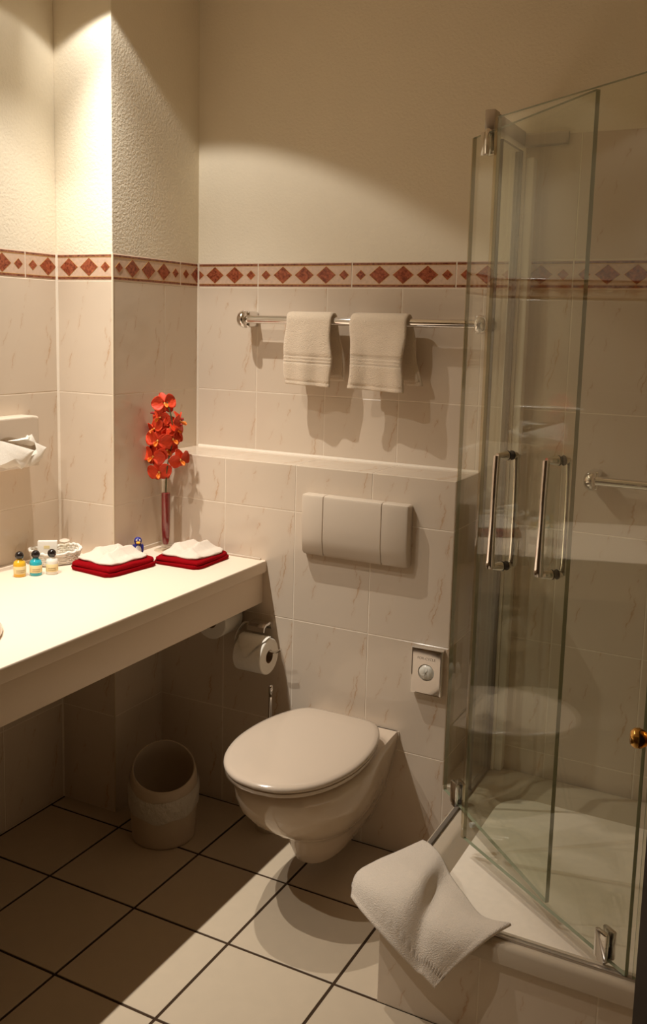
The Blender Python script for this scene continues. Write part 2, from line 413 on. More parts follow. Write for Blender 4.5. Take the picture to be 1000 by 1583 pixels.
def border(parent, fm, pieces):
    """pieces: (u0, u1, t0) - from u0 to u1 along the wall; t0 = how much of the full border tile is cut away at its left"""
    hb = HB-0.003
    for u0, u1, t0 in pieces:
        wd = u1-u0-J
        o = bpy.data.objects.new('border_tile', tile_mesh(wd, hb, M_BORDER, 'border_tile')); col.objects.link(o); o.parent = parent
        o.matrix_local = fm @ Matrix.Translation(((u0+u1)/2, ZT-HB/2, 0))
        a, b = -wd/2+0.001, wd/2-0.001
        for s in (1, -1):
            for nm, y0, y1, mm in (('edge_band', hb/2-0.0085, hb/2-0.0025, M_BAND), ('gold_line', hb/2-0.0098, hb/2-0.0085, M_GOLD)):
                ya, yb = sorted((s*y0, s*y1))
                q = plate(nm, [(a, ya), (b, ya), (b, yb), (a, yb)], -0.0005, 0.0004, mm, (nm, round(wd, 4), s)); col.objects.link(q); q.parent = o
        for c, hw, hh in LOZ:
            cx = -wd/2 + c*L - t0
            for nm, grow, zz, mm in (('gold_outline', 0.0013, 0.00035, M_GOLD), ('lozenge', 0.0, 0.0006, M_DIA)):
                x, y = hw*L+grow*1.5, hh+grow
                poly = clip([(cx-x, 0), (cx, -y), (cx+x, 0), (cx, y)], a, b)
                if len(poly) < 3: continue
                cc = sum(p[0] for p in poly)/len(poly)
                q = plate(nm, [(p[0]-cc, p[1]) for p in poly], -0.0005, zz, mm, (nm, round(cx-x-a, 4) if cx-x < a else 0, round(cx+x-b, 4) if cx+x > b else 0, hw))
                col.objects.link(q); q.parent = o; q.location = (cc, 0, 0)

def wall_mesh(name, polys, mats):
    """polys: (list of 4 corners, material index)"""
    bm = bmesh.new()
    for p, mi in polys:
        bm.faces.new([bm.verts.new(q) for q in p]).material_index = mi
    me = bpy.data.meshes.new(name); bm.to_mesh(me); bm.free()
    for m in mats: me.materials.append(m)
    o = bpy.data.objects.new(name, me); col.objects.link(o)
    return o
def slab(name, boxes, mats):
    bm = bmesh.new()
    for d, mi in boxes: bm_box(bm, *d, mi=mi)
    return finish(name, bm, mats)

# ------------------------------------------------------------------ walls, floor, ceiling
T = 0.12
ZS = ZT+H                                    # top of the extra row of tiles in the shower
wb = struct(slab('wall_back', [((XL-T, XR+T, G, T, -0.05, ZT), 0), ((XL-T, XR+T, G, T, ZT, ZC), 1)], [M_GROUT, M_PLASTER]))
fb = frame((0, 0, 0), (0, -1, 0))
ub = [0.0]+[XG+W*k for k in range(0, 7)]+[XR]
lay_tiles(wb, fb, ub, [0.0]+ROWS[::-1])
border(wb, fb, [(0.0, XG, L-XG)]+[(XG+L*k, XG+L*(k+1), 0) for k in range(5)]+[(XG+5*L, XR, 0)])
lay_tiles(wb, fb, [1.088]+[u for u in ub if u > 1.1], [ZT, ZS])

wl = struct(slab('wall_left', [((XL-T, XL-G, YF, -PD, -0.05, ZT), 0), ((XL-T, XL-G, YF, -PD, ZT, ZC), 1)], [M_GROUT, M_PLASTER]))
fl = frame((XL, 0, 0), (1, 0, 0))
lay_tiles(wl, fl, [YF]+[-PD-W*k for k in range(10, -1, -1)], [0.0]+ROWS[::-1])
y1 = -0.564
border(wl, fl, [(y1, -PD, 0)]+[(y1-L*(k+1), y1-L*k, 0) for k in range(7)])

wp = struct(slab('wall_pillar', [((XL-T, -G, -PD+G, G, -0.05, ZT), 0), ((XL-T, -G, -PD+G, G, ZT, ZC), 1)], [M_GROUT, M_PLASTER]))
fp = frame((0, -PD, 0), (0, -1, 0)); fq = frame((0, 0, 0), (1, 0, 0))
lay_tiles(wp, fp, [XL, 0.0], [0.0]+ROWS[::-1])
border(wp, fp, [(XL, 0.0, L+XL)])
lay_tiles(wp, fq, [-PD, -PD+W, 0.0], [0.0]+ROWS[::-1])
border(wp, fq, [(-PD, -PD+L, 0), (-PD+L, 0.0, 0)])

def bead(parent, x, y, sx, sy, z0, z1, r=0.0055, m=None):
    bm = bmesh.new(); pts = [(x, y), (x+sx*r, y), (x+sx*r*0.55, y+sy*r*0.55), (x, y+sy*r)]
    prism_bm(bm, pts, z0, z1); finish('corner_bead', bm, m or M_GROUT, parent)
bead(wp, XL, -PD, 1, -1, ZV0, ZT); bead(wp, 0.0, 0.0, 1, -1, ZL, ZT, 0.005); bead(wp, XL, -PD, 1, -1, 0.0, 0.69, 0.004)
bm = bmesh.new(); bm_box(bm, -0.0035, 0.0012, -PD-0.0012, -PD+0.0035, 0.0, ZT, bev=0.0008); finish('edge_trim', bm, M_TRIM, wp, True, angle=40)
bm = bmesh.new(); prism_bm(bm, [(0, 0), (0.0055, 0), (0, 0.0055)], 0.006, XP)
for v in bm.verts: v.co = Vector((v.co.z, -v.co.x, ZL+v.co.y))
finish('ledge_bead', bm, M_GROUT, wb)
wt = struct(slab('wall_toilet', [((0.0, XP-G, -DP+G, G, -0.05, ZL-G), 0), ((XP-G, 1.066, -DP+G, G, -0.05, 0.246), 0)], [M_GROUT]))
ft = frame((0, -DP, 0), (0, -1, 0))
ut = [0.0]+[XP-W*k for k in (3, 2, 1, 0)]
lay_tiles(wt, ft, ut, [0.0, ROWS[4], ROWS[3], ROWS[2], ZL])
lay_tiles(wt, ft, [XP, 1.066], [0.0, 0.248])
lay_tiles(wt, frame((XP, 0, 0), (1, 0, 0)), [-DP, 0.0], [0.248, ROWS[4], ROWS[3], ROWS[2], ZL])
lay_tiles(wt, frame((0, 0, ZL), (0, 0, 1)), ut, [-DP, 0.0])

YS = -0.81
wr = struct(slab('wall_right', [((XR, XR+T, YD, YS, -0.05, ZC), 0), ((XR, XR+T, YF-T, YD, 2.05, ZC), 0), ((XR+G, XR+T, YS, T, -0.05, ZS), 1), ((XR+G, XR+T, YS, T, ZS, ZC), 0)], [M_DIM, M_GROUT]))
fr2 = frame((XR, 0, 0), (-1, 0, 0))
lay_tiles(wr, fr2, [0.0, W, 2*W, 3*W, -YS], [0.0]+ROWS[::-1])
lay_tiles(wr, fr2, [0.0, W, 2*W, 3*W, -YS], [ZT, ZS])
border(wr, fr2, [(0.0, L, 0), (L, 2*L, 0), (2*L, -YS, 0)])
wf = struct(slab('wall_front', [((XL-T, XR, YF-T, YF, -0.05, 2.05), 0), ((XL-T, XR, YF-T, YF, 2.05, ZC), 1)], [M_PANELLING, M_DIM]))
fo = struct(slab('floor', [((XL-T, XR+1.2, YF-T, T, -0.06, -0.0022), 0)], [M_FGROUT]))
SF, FX, FY = 0.2978, 0.0650, -0.7973
xs = sorted([XL+0.004]+[FX+SF*k for k in range(0, 7)]+[XR-0.004]); ys = sorted([YF]+[FY+SF*k for k in range(-7, 3)]+[-0.001])
lay_tiles(fo, frame((0, 0, 0), (0, 0, 1)), xs, ys, M_FLOOR, 'floor_tile', 0.0078)
ce = struct(slab('ceiling', [((XL-T, XR+T, YF-T, T, ZC, ZC+0.08), 0)], [M_CEIL]))

# the bathroom door, standing open at the right edge of the picture
dr = bpy.data.objects.new('door_1', None); col.objects.link(dr)
struct(dr, 'dark wooden bathroom door standing open at the right edge', 'door')
hx, hy, ex, ey = 1.955, -2.225, 1.706, -1.452
dr.location = (ex, ey, 0); dr.rotation_euler = (0, 0, math.atan2(hy-ey, hx-ex))
dl = math.hypot(hx-ex, hy-ey)
bm = bmesh.new(); bm_box(bm, 0, dl, 0.0, 0.04, 0.006, 2.0, bev=0.004); finish('leaf', bm, M_WOOD, dr, True, angle=40)
for z0, z1 in ((0.15, 0.85), (1.2, 1.85)):
    box('raised_panel', (0.12, dl-0.12, -0.008, 0.0, z0, z1), M_WOOD, dr, bev=0.004)
# knob sits on the face towards the shower: local -y after the leaf is turned
kb = lathe('door_knob', [(0.0, -0.038), (0.008, -0.0375), (0.012, -0.033), (0.0125, -0.027), (0.010, -0.021), (0.006, -0.017), (0.0055, -0.006), (0.018, -0.005), (0.020, 0.0)], M_BRASS, dr, 24, (0.055, 0, 1.071), 'Y')
bm = bmesh.new(); bm_box(bm, 0.035, 0.075, -0.004, 0.0, 0.96, 1.17, bev=0.0015); finish('key_plate', bm, M_BRASS, kb, True, angle=40)

# ------------------------------------------------------------------ vanity counter
ZV, XV = 0.8265, 0.4006
va = thing('vanity_counter', 'long cream counter along the left wall carrying the bottles and towels', 'counter', (0, 0, 0))
YC = -2.45
poly = [(XL, YC), (XV, YC), (XV, -DP), (0.0, -DP), (0.0, -PD), (XL, -PD)]
bm = bmesh.new()
ring1 = [bm.verts.new((x, y, ZV)) for x, y in poly]
ring2 = [bm.verts.new((0.082+.214*math.cos(2*PI*k/48), -1.345+.279*math.sin(2*PI*k/48), ZV)) for k in range(48)]
eds = [bm.edges.new((r__[k], r__[(k+1) % len(r__)])) for r__ in (ring1, ring2) for k in range(len(r__))]
fl__ = [g for g in bmesh.ops.triangle_fill(bm, use_beauty=True, use_dissolve=False, edges=eds)['geom'] if isinstance(g, bmesh.types.BMFace)]
ext = bmesh.ops.extrude_face_region(bm, geom=fl__)
for g in ext['geom']:
    if isinstance(g, bmesh.types.BMVert): g.co.z -= 0.036
es = [e for e in bm.edges if all(abs(v.co.x-XV) < 1e-6 for v in e.verts) and abs(e.verts[0].co.z-e.verts[1].co.z) < 1e-6]
bmesh.ops.bevel(bm, geom=es, offset=0.005, segments=3, profile=0.5, affect='EDGES')
finish('worktop', bm, M_COUNTER, va, True, angle=35)
box('apron', (XV-0.030, XV-0.012, YC, -DP, 0.692, ZV-0.036), M_COUNTER, va, bev=0.002)
box('side_panel', (XL, XV-0.030, YC, YC+0.025, 0.0, ZV-0.036), M_COUNTER, va, bev=0.002)
bm = bmesh.new(); bm_box(bm, 0.0, 0.006, -PD, -DP, ZV, ZV+0.012, bev=0.002); bm_box(bm, 0.0, XV-0.02, -DP-0.006, -DP, ZV, ZV+0.006, bev=0.002)
finish('sealant_strip', bm, M_PLASTIC, va, True, angle=40)

# wash basin let into the counter, mostly outside the frame on the left
ba = thing('wash_basin', 'white oval wash basin let into the counter at the left edge', 'basin', (0.082, -1.345, ZV))
def oval(a, b, z, n=48): return [Vector((a*math.cos(2*PI*k/n), b*math.sin(2*PI*k/n), z)) for k in range(n)]
bm = bmesh.new()
bm_rings(bm, [oval(.235, .300, 0.0), oval(.240, .305, .007), oval(.234, .299, .015), oval(.215, .280, .018), oval(.200, .265, .012), oval(.192, .256, -.015), oval(.165, .22, -.085), oval(.10, .13, -.125), oval(.02, .02, -.132)], False, True)
finish('bowl', bm, M_CER, ba, True)
lathe('drain', [(0.0, -.126), (0.02, -.127), (0.022, -.131)], M_CHROME, ba, 20)
fa = thing('basin_mixer', 'chrome basin mixer tap behind the oval wash basin', 'tap', (-0.172, -1.345, ZV))
lathe('tap_body', [(0.026, 0.0), (0.026, 0.01), (0.021, 0.014), (0.020, 0.09), (0.017, 0.10), (0.0, 0.102)], M_CHROME, fa, 24)
tube('spout', spline([(0.0, 0, 0.07), (0.05, 0, 0.095), (0.11, 0, 0.09), (0.135, 0, 0.07)], 12), 0.011, M_CHROME, fa, 12)
tube('lever', [(0, 0, 0.1), (0.02, 0, 0.12), (0.09, 0, 0.135)], [0.012, 0.009, 0.006], M_CHROME, fa, 10)

# ------------------------------------------------------------------ things on the counter
def bottle(x, y, rz, gel, label, lab):
    t = thing('toiletry_bottle', label, 'bottle', (x, y, ZV), rz, 'small toiletry bottles in a row')
    lathe('bottle_body', [(0.0, 0.0), (0.0155, 0.0), (0.0170, 0.002), (0.0172, 0.036), (0.0150, 0.043), (0.009, 0.047), (0.008, 0.050), (0.0, 0.0505)], gel, t, 28)
    lathe('ball_cap', [(0.007, 0.0475)]+[(0.0124*math.cos(a), 0.0595+0.0124*math.sin(a)) for a in [-0.85+k*0.24 for k in range(11)]], M_BLACK, t, 24)
    n = 14; bm = bmesh.new()
    def arc(r, a0, a1, z): return [Vector((r*math.cos(a0+(a1-a0)*k/n), r*math.sin(a0+(a1-a0)*k/n), z)) for k in range(n+1)]
    bm_rings(bm, [arc(.0174, -1.35, 1.35, .009), arc(.0177, -1.35, 1.35, .0095), arc(.0177, -1.35, 1.35, .030), arc(.0174, -1.35, 1.35, .0305)], False, False, False)
    lb = finish('label', bm, lab, t, True)
    bm = bmesh.new(); rn = random.Random(int(x*1e4))
    for z, hgt in ((.0185, .0016), (.0145, .0007), (.0130, .0007)):
        a = -0.62
        while a < 0.62:
            s = rn.uniform(.05, .11)
            p = [Vector((.01785*math.cos(q), .01785*math.sin(q), zz)) for q, zz in ((a, z), (a+s, z), (a+s, z+hgt), (a, z+hgt))]
            bm.faces.new([bm.verts.new(v) for v in p]); a += s+0.03
        if hgt < .001: pass
    finish('print', bm, M_INK, lb)
FACE = math.atan2(-2.0, 1.85)
bottle(-0.094, -0.730, FACE+0.15, M_YEL, 'small bottle of yellow gel with a round black cap', M_LABELY)
bottle(-0.066, -0.696, FACE+0.1, M_TEAL, 'small bottle of turquoise gel with a round black cap', M_LABELY)
bottle(-0.038, -0.661, FACE, M_PEARL, 'small bottle of white lotion with a round black cap', M_LABELY)

# wicker tray
bk = thing('wicker_basket', 'small white wicker tray behind the toiletry bottles', 'basket', (-0.118, -0.562, ZV), 1.05)
def rrect(a, b, n=64, p=3.2):
    out = []
    for k in range(n):
        t = 2*PI*k/n; c, s = math.cos(t), math.sin(t)
        out.append((a*math.copysign(abs(c)**(2/p), c), b*math.copysign(abs(s)**(2/p), s)))
    return out
bm = bmesh.new(); prism_bm(bm, [(x*0.93, y*0.93) for x, y in rrect(.066, .046, 40)], 0.001, 0.005); finish('woven_base', bm, M_WICKER, bk)
for r in range(5):
    bm = bmesh.new(); z = 0.006+r*0.0058; g = 0.94+0.022*r
    closed_tube_bm(bm, [(x*g, y*g, z+0.0012*math.sin(k*PI*0.5+r*PI)+((x*12)**2)*0.006*(r/4)) for k, (x, y) in enumerate(rrect(.068, .048, 96))], 0.0031, 6)
    finish('woven_row', bm, M_WICKER, bk, True)
bm = bmesh.new()
closed_tube_bm(bm, [(x*1.05+0.002*math.cos(k*0.9), y*1.05+0.002*math.sin(k*0.9), 0.036+0.002*math.sin(k*0.9)+((x*12)**2)*0.010) for k, (x, y) in enumerate(rrect(.068, .048, 110))], 0.0042, 6)
finish('braided_rim', bm, M_WICKER, bk, True)
for k in range(0, 64, 4):
    x, y = rrect(.067, .047, 64)[k]
    tube('stake', [(x*.93, y*.93, .003), (x*1.02, y*1.02, .034)], 0.002, M_WICKER, bk, 5)
sb = thing('soap_carton', 'small white card box standing upright in the wicker tray', 'box', (-0.133, -0.578, ZV+0.0075), 0.62)
bm = bmesh.new(); bm_box(bm, -.028, .028, -.008, .008, 0, .060, bev=.0012); finish('carton', bm, M_PAPER, sb, True, angle=40)
box('printed_emblem', (-.010, .007, -.0085, -.0075, .038, .047), M_LABELY, sb)
so = thing('wrapped_soap', 'flat white wrapped soap lying in the wicker tray', 'soap', (-0.104, -0.560, ZV+0.0085), 1.0)
bm = bmesh.new(); bm_box(bm, -.026, .026, -.018, .018, 0, .017, bev=.006, seg=3); finish('wrapper', bm, M_PAPER, so, True)
box('seal_sticker', (-.008, .008, -.0185, -.0178, .004, .012), M_LABELY, so)
gl = thing('small_glass_tumbler', 'small clear tumbler leaning at the back of the wicker tray', 'tumbler', (-0.118, -0.522, ZV+0.0075), 0)
gl.rotation_euler = (0.12, 0.1, 0)
lathe('tumbler_wall', [(0.0, 0.0), (0.0135, 0.0), (0.0145, 0.002), (0.0155, 0.054), (0.0145, 0.054), (0.0135, 0.006), (0.0, 0.005)], M_VGLASS, gl, 28)
lathe('tumbler_cap', [(0.0, .0575), (0.010, .0575), (0.0152, .055), (0.0152, .0535), (0.0, .0535)], M_PLASTIC, gl, 24)

# folded red towels with white face cloths on top
def folded_towel(loc, rz, sx, sy, layers, label, th=0.0135):
    t = thing('folded_red_towel', label, 'towel', loc, rz, 'folded red towels on the counter')
    z = 0.0
    for k in range(layers):
        bm = bmesh.new(); nx, ny = 22, 26
        rn = random.Random(11+k)
        a, b = sx/2*(1.0-0.04*(k % 2)), sy/2*(1.0-0.02*k)
        rings = []
        prof = [(-1.0, 0.10), (-1.0, 0.5), (-1.0, 0.9)]
        # rounded slab: rings from bottom to top with swollen sides
        for zz, g in ((0.0, 0.955), (0.12, 0.985), (0.5, 1.0), (0.88, 0.985), (1.0, 0.955)):
            ring = []
            for q, (x, y) in enumerate(rrect(a*g, b*g, 72, 9)):
                wob = 1+0.012*math.sin(q*0.37+k*2)+0.008*math.sin(q*0.9+k)
                sag = 0.0016*math.sin(x*40+k)+0.0013*math.sin(y*33+2*k)
                ring.append(Vector((x*wob, y*wob, z+zz*th+(sag if zz > 0.4 else 0))))
            rings.append(ring)
        top = [Vector((p.x*0.5, p.y*0.5, p.z+0.0015)) for p in rings[-1]]
        rings.append(top)
        bm_rings(bm, rings)
        finish('folded_layer', bm, M_RED, t, True, angle=70)
        z += th*0.96
    return z
def face_cloth(loc, rz, sx, sy, label, seed):
    bm = bmesh.new(); rn = random.Random(seed); n = 40
    def hgt(u, v):
        # u across (left-right in view), v front-back; two puffs with a dip between, thin hem all round
        d = min(u, 1-u, v, 1-v)
        e = min(1.0, d/0.16); e = math.sin(e*PI/2)
        tent = lambda q: max(0.0, 1-abs(q))**1.25
        ramp = min(1.0, (v+.05)/.55)*min(1.0, (1.06-v)/.25)
        puff = (0.019*tent((u-.26-.14*(v-.5))/.25)+0.023*tent((u-.64+.08*(v-.5))/.19))*ramp
        fold = 0.004*tent((v-.34-.25*u)/.10)+0.005*tent((v-.12-.3*(1-u))/.09)-0.003*tent((u-.45)/.08)
        return 0.0045+e*(0.006+puff+fold)
    A = {}; B = {}
    for i in range(n+1):
        for j in range(n+1):
            u, v = i/n, j/n
            wob = 1+0.05*math.sin(6*v+seed)*(abs(u-.5)*2)
            pin = 1-0.10*(1-abs(2*v-1))**1*0
            x = (u-.5)*sx*wob; y = (v-.5)*sy*(1+0.05*math.sin(8*u+seed*2))
            c = max(0.0, abs(u-.5)+abs(v-.5)-0.78)
            x *= 1-c*0.55; y *= 1-c*0.55
            hem = 0.0009*math.sin(i*0.45+j*0.4)*(1 if min(i, j, n-i, n-j) < 2 else 0)
            A[i, j] = bm.verts.new((x, y, hgt(u, v)+hem)); B[i, j] = bm.verts.new((x*0.985, y*0.985, 0.0))
    for i in range(n):
        for j in range(n):
            bm.faces.new((A[i, j], A[i+1, j], A[i+1, j+1], A[i, j+1])); bm.faces.new((B[i, j], B[i, j+1], B[i+1, j+1], B[i+1, j]))
    for k in range(n):
        for j in (0, n): bm.faces.new((A[k, j], A[k+1, j], B[k+1, j], B[k, j])); bm.faces.new((A[j, k], A[j, k+1], B[j, k+1], B[j, k]))
    o = finish('face_cloth', bm, M_TOWELW, None, True, loc=loc); o.rotation_euler = (0, 0, rz)
    tag(o, label, 'cloth', 'white face cloths on the red towels')
h1 = folded_towel((0.062, -0.512, ZV), -0.12, 0.172, 0.200, 2, 'folded red towel on the counter beside the wicker tray')
h2 = folded_towel((0.208, -0.322, ZV), 0.02, 0.168, 0.186, 2, 'folded red towel at the far counter corner in front of the vase', 0.0115)
face_cloth((0.055, -0.505, ZV+h1+0.0012), -0.12, 0.150, 0.165, 'white face cloth on the red towel beside the wicker tray', 1)
face_cloth((0.204, -0.312, ZV+h2+0.0012), 0.02, 0.150, 0.160, 'white face cloth on the red towel in front of the vase', 4)

# small penguin figure
pg = thing('penguin_figurine', 'tiny blue penguin figurine standing behind the folded red towel', 'figurine', (0.036, -0.366, ZV), FACE+PI/2)
def ell(name, c, r, m, parent, seg=20):
    c = [q*1.12 for q in c]; r = [q*1.12 for q in r]
    bm = bmesh.new(); bmesh.ops.create_uvsphere(bm, u_segments=seg, v_segments=seg//2+2, radius=1.0)
    for v in bm.verts: v.co = Vector((v.co.x*r[0]+c[0], v.co.y*r[1]+c[1], v.co.z*r[2]+c[2]))
    return finish(name, bm, m, parent, True)
ell('body', (0, 0, .021), (.0125, .0115, .021), M_BLUE, pg)
ell('belly', (0, -.004, .019), (.0098, .0092, .0165), M_WHITEV, pg)
hd = ell('head', (0, 0, .043), (.0108, .0102, .0112), M_BLUE, pg)
ell('beak', (0, -.0100, .0395), (.0062, .0058, .0036), M_BEAK, hd)
for s in (-1, 1):
    ell('eye', (s*.0042, -.0088, .0462), (.0026, .0016, .0030), M_WHITEV, hd)
    wg = ell('wing', (s*.0128, -.001, .022), (.0028, .006, .013), M_BLUE, pg)
    ell('foot', (s*.006, -.008, .003), (.006, .009, .003), M_BEAK, pg)

# vase with red filling, artificial orchid
vx, vy = 0.064, -0.262
vs = thing('bud_vase', 'slim clear glass tube vase with deep red filling on the counter', 'vase', (vx, vy, ZV))
lathe('foot', [(0.0, 0.0), (0.036, 0.0), (0.037, 0.0015), (0.034, 0.003), (0.010, 0.005), (0.0, 0.0052)], M_VGLASS, vs, 40)
lathe('glass_tube', [(0.0, 0.005), (0.011, 0.006), (0.0145, 0.012), (0.0150, 0.05), (0.0158, 0.226), (0.0145, 0.226), (0.0138, 0.05), (0.0128, 0.020), (0.0, 0.018)], M_VGLASS, vs, 36)
lathe('red_filling', [(0.0, 0.020), (0.0075, 0.021), (0.0105, 0.030), (0.0128, 0.07), (0.0136, 0.183), (0.0128, 0.186), (0.0, 0.186)], M_SAND, vs, 28)
oc = thing('orchid_spray', 'artificial spray of red orchid blossoms standing in the glass vase', 'orchid', (vx, vy, ZV+0.1863))
SB = ZV+0.1863
st = [(0, 0, 0.001), (0.004, -0.002, 0.06), (0.016, -0.006, 0.115), (0.030, -0.008, 0.160), (0.034, -0.01, 0.20), (0.026, -0.01, 0.25), (0.012, -0.012, 0.29)]
tube('stem', spline(st, 40), 0.0021, M_STEM, oc, 8)
def petal_mesh(name, ln, wd, cup, curl, m):
    bm = bmesh.new(); nu, nv = 8, 9; A = {}
    for i in range(nu+1):
        s = i/nu; half = wd/2*(math.sin(PI*min(1, s*0.93+0.05))**0.62)
        for j in range(nv+1):
            t = j/nv*2-1
            x = half*t; y = ln*s; z = cup*(t*t)*half*2+curl*s*s*ln+0.0012*math.sin(9*t+11*s)
            A[i, j] = bm.verts.new((x, y, z))
    for i in range(nu):
        for j in range(nv): bm.faces.new((A[i, j], A[i+1, j], A[i+1, j+1], A[i, j+1]))
    bmesh.ops.recalc_face_normals(bm, faces=bm.faces[:])
    bmesh.ops.solidify(bm, geom=bm.faces[:], thickness=0.0009)
    me = bpy.data.meshes.new(name); bm.to_mesh(me); bm.free(); me.materials.append(m)
    for p in me.polygons: p.use_smooth = True
    return me
ME_P = petal_mesh('petal', 0.040, 0.048, 0.18, -0.10, M_PETAL)
ME_S = petal_mesh('sepal', 0.037, 0.028, 0.12, -0.18, M_PETAL)
ME_L = petal_mesh('lip', 0.019, 0.013, 0.9, 0.55, M_PETALO)
bmc = bmesh.new(); bmesh.ops.create_uvsphere(bmc, u_segments=10, v_segments=8, radius=0.0042)
ME_C = bpy.data.meshes.new('column'); bmc.to_mesh(ME_C); bmc.free(); ME_C.materials.append(M_STAMEN)
bmc = bmesh.new(); tube_bm(bmc, [(0, 0, 0), (0, -.004, -.012), (0, -.012, -.024)], [0.0012, 0.0011, 0.001], 6)
ME_K = bpy.data.meshes.new('flower_stalk'); bmc.to_mesh(ME_K); bmc.free(); ME_K.materials.append(M_BUD)
def blossom(x, y, z, az, el, roll, k=1.0):
    """open flower whose face looks along azimuth az and elevation el"""
    f = Vector((math.cos(el)*math.cos(az), math.cos(el)*math.sin(az), math.sin(el)))
    r = Vector((0, 0, 1)).cross(f).normalized(); u = f.cross(r)
    R = Matrix((r, u, f)).transposed().to_4x4() @ Matrix.Rotation(roll, 4, 'Z')
    fl_ = bpy.data.objects.new('blossom', ME_C); col.objects.link(fl_); fl_.parent = oc
    fl_.matrix_local = Matrix.Translation((x, y, z)) @ R @ Matrix.Diagonal((k, k, k, 1))
    for nm, me, a, zz in (('petal', ME_P, 78, .001), ('petal', ME_P, -78, .001), ('sepal', ME_S, 0, -.001), ('sepal', ME_S, 142, -.001), ('sepal', ME_S, -142, -.001), ('lip', ME_L, 180, .002)):
        q = bpy.data.objects.new(nm, me); col.objects.link(q); q.parent = fl_
        q.matrix_local = Matrix.Translation((0, 0, zz)) @ Matrix.Rotation(math.radians(-a), 4, 'Z') @ Matrix.Translation((0, 0.002, 0)) @ Matrix.Rotation(math.radians(-12 if nm != 'lip' else 25), 4, 'X')
    q = bpy.data.objects.new('flower_stalk', ME_K); col.objects.link(q); q.parent = fl_
CA = math.atan2(-2.38, 1.78)
BL = [(0.072, 1.297, 0.25, 0.15, 0.2, .98, -.006), (0.052, 1.252, -0.75, -0.1, -0.3, .9, .0), (0.034, 1.216, -0.9, 0.0, 0.5, .95, -.006), (0.117, 1.243, 1.25, 0.1, 0.2, .92, .012),
      (0.050, 1.180, -0.3, -0.15, -0.2, 1.02, -.012), (0.100, 1.187, 0.5, -0.1, 0.4, .95, .0), (0.076, 1.152, 0.15, -0.35, 0.9, .95, .004), (0.030, 1.128, -0.6, -0.1, -0.25, 1.02, -.008),
      (0.049, 1.080, -0.25, -0.3, 0.15, 1.0, -.002), (0.124, 1.124, 0.55, -0.25, 0.3, .92, .006), (0.083, 1.222, 0.2, -0.1, 1.4, .9, .008), (0.106, 1.214, 0.9, 0.2, -0.6, .8, .016)]
for X, Z, da, el, ro, k, dy in BL: blossom(X-vx, dy-0.012, Z-SB, CA+da, el, ro, k)
for X, Z, dx in ((0.030, 1.262, -.012), (0.024, 1.205, -.01), (0.022, 1.152, -.012), (0.132, 1.250, .012), (0.128, 1.232, .012)):
    tube('bud_tip', [(X-vx, -.012, Z-SB), (X-vx+dx*0.6, -.016, Z-SB+.004), (X-vx+dx, -.02, Z-SB+.002)], [0.003, 0.0042, 0.0022], M_BUD, oc, 8)

# ------------------------------------------------------------------ tissue dispenser on the left wall
td = thing('tissue_dispenser', 'white wall-mounted tissue dispenser at the left edge', 'dispenser', (XL+0.0005, -0.70, 1.118))
bd = thing('tmp', 'x', 'x'); bpy.data.objects.remove(bd)
bm = bmesh.new()
D = 0.055; hw, ht = 0.125, 0.150
# body as a box with a half-oval mouth cut into the front
seg = 20
mouth = [(0.072*math.cos(PI*k/seg), 0.018+0.072*math.sin(PI*k/seg)) for k in range(seg+1)]
outer = [(-hw, 0), (-hw, ht), (hw, ht), (hw, 0)]
def P(y, z, x): return bm.verts.new((x, y, z))
# front ring face: fan between mouth and frame
fo_ = [(hw, 0.018), (hw, ht*0.6), (hw, ht), (hw*0.4, ht), (0, ht), (-hw*0.4, ht), (-hw, ht), (-hw, ht*0.6), (-hw, 0.018)]
def rs(poly, n):
    L_ = [0]
    for a, b in zip(poly, poly[1:]): L_.append(L_[-1]+math.hypot(b[0]-a[0], b[1]-a[1]))
    out = []
    for k in range(n):
        d = L_[-1]*k/(n-1); i = max(j for j in range(len(L_)-1) if L_[j] <= d+1e-9)
        t = (d-L_[i])/(L_[i+1]-L_[i]); out.append((poly[i][0]+(poly[i+1][0]-poly[i][0])*t, poly[i][1]+(poly[i+1][1]-poly[i][1])*t))
    return out
oo = rs([(hw, 0.018), (hw, ht), (-hw, ht), (-hw, 0.018)], seg+1)
vo = [P(y, z, D) for y, z in oo]; vm = [P(y, z, D) for y, z in mouth]; vi = [P(y*0.95, z, D-0.03) for y, z in mouth]
for k in range(seg):
    bm.faces.new((vo[k], vo[k+1], vm[k+1], vm[k])); bm.faces.new((vm[k], vm[k+1], vi[k+1], vi[k]))
bm.faces.new(vi)
bk0 = [P(y, z, 0) for y, z in oo]
for k in range(seg): bm.faces.new((vo[k], vo[k+1], bk0[k+1], bk0[k]))
a0, a1, b0, b1 = P(hw, 0, D), P(-hw, 0, D), P(hw, 0, 0), P(-hw, 0, 0)
bm.faces.new((vo[0], vm[0], a0)); bm.faces.new((vm[0], vm[-1], a1, a0)); bm.faces.new((vm[-1], vo[-1], a1))
bm.faces.new((vm[0], vm[-1], vi[-1], vi[0]))
bm.faces.new((a0, a1, b1, b0)); bm.faces.new((vo[0], a0, b0, bk0[0])); bm.faces.new((vo[-1], a1, b1, bk0[-1])); bm.faces.new(bk0+[b1, b0])
bv = finish('casing', bm, M_PLASTIC, td, False)
mod = bv.modifiers.new('round_edges', 'BEVEL'); mod.width = 0.006; mod.segments = 3; mod.limit_method = 'ANGLE'; mod.angle_limit = math.radians(50)
tp_ = bpy.data.objects.new('paper_tissue', None); col.objects.link(tp_); tp_.location = (XL+0.05, -0.66, 1.13)
tag(tp_, 'crumpled white tissue hanging out of the wall dispenser', 'tissue')
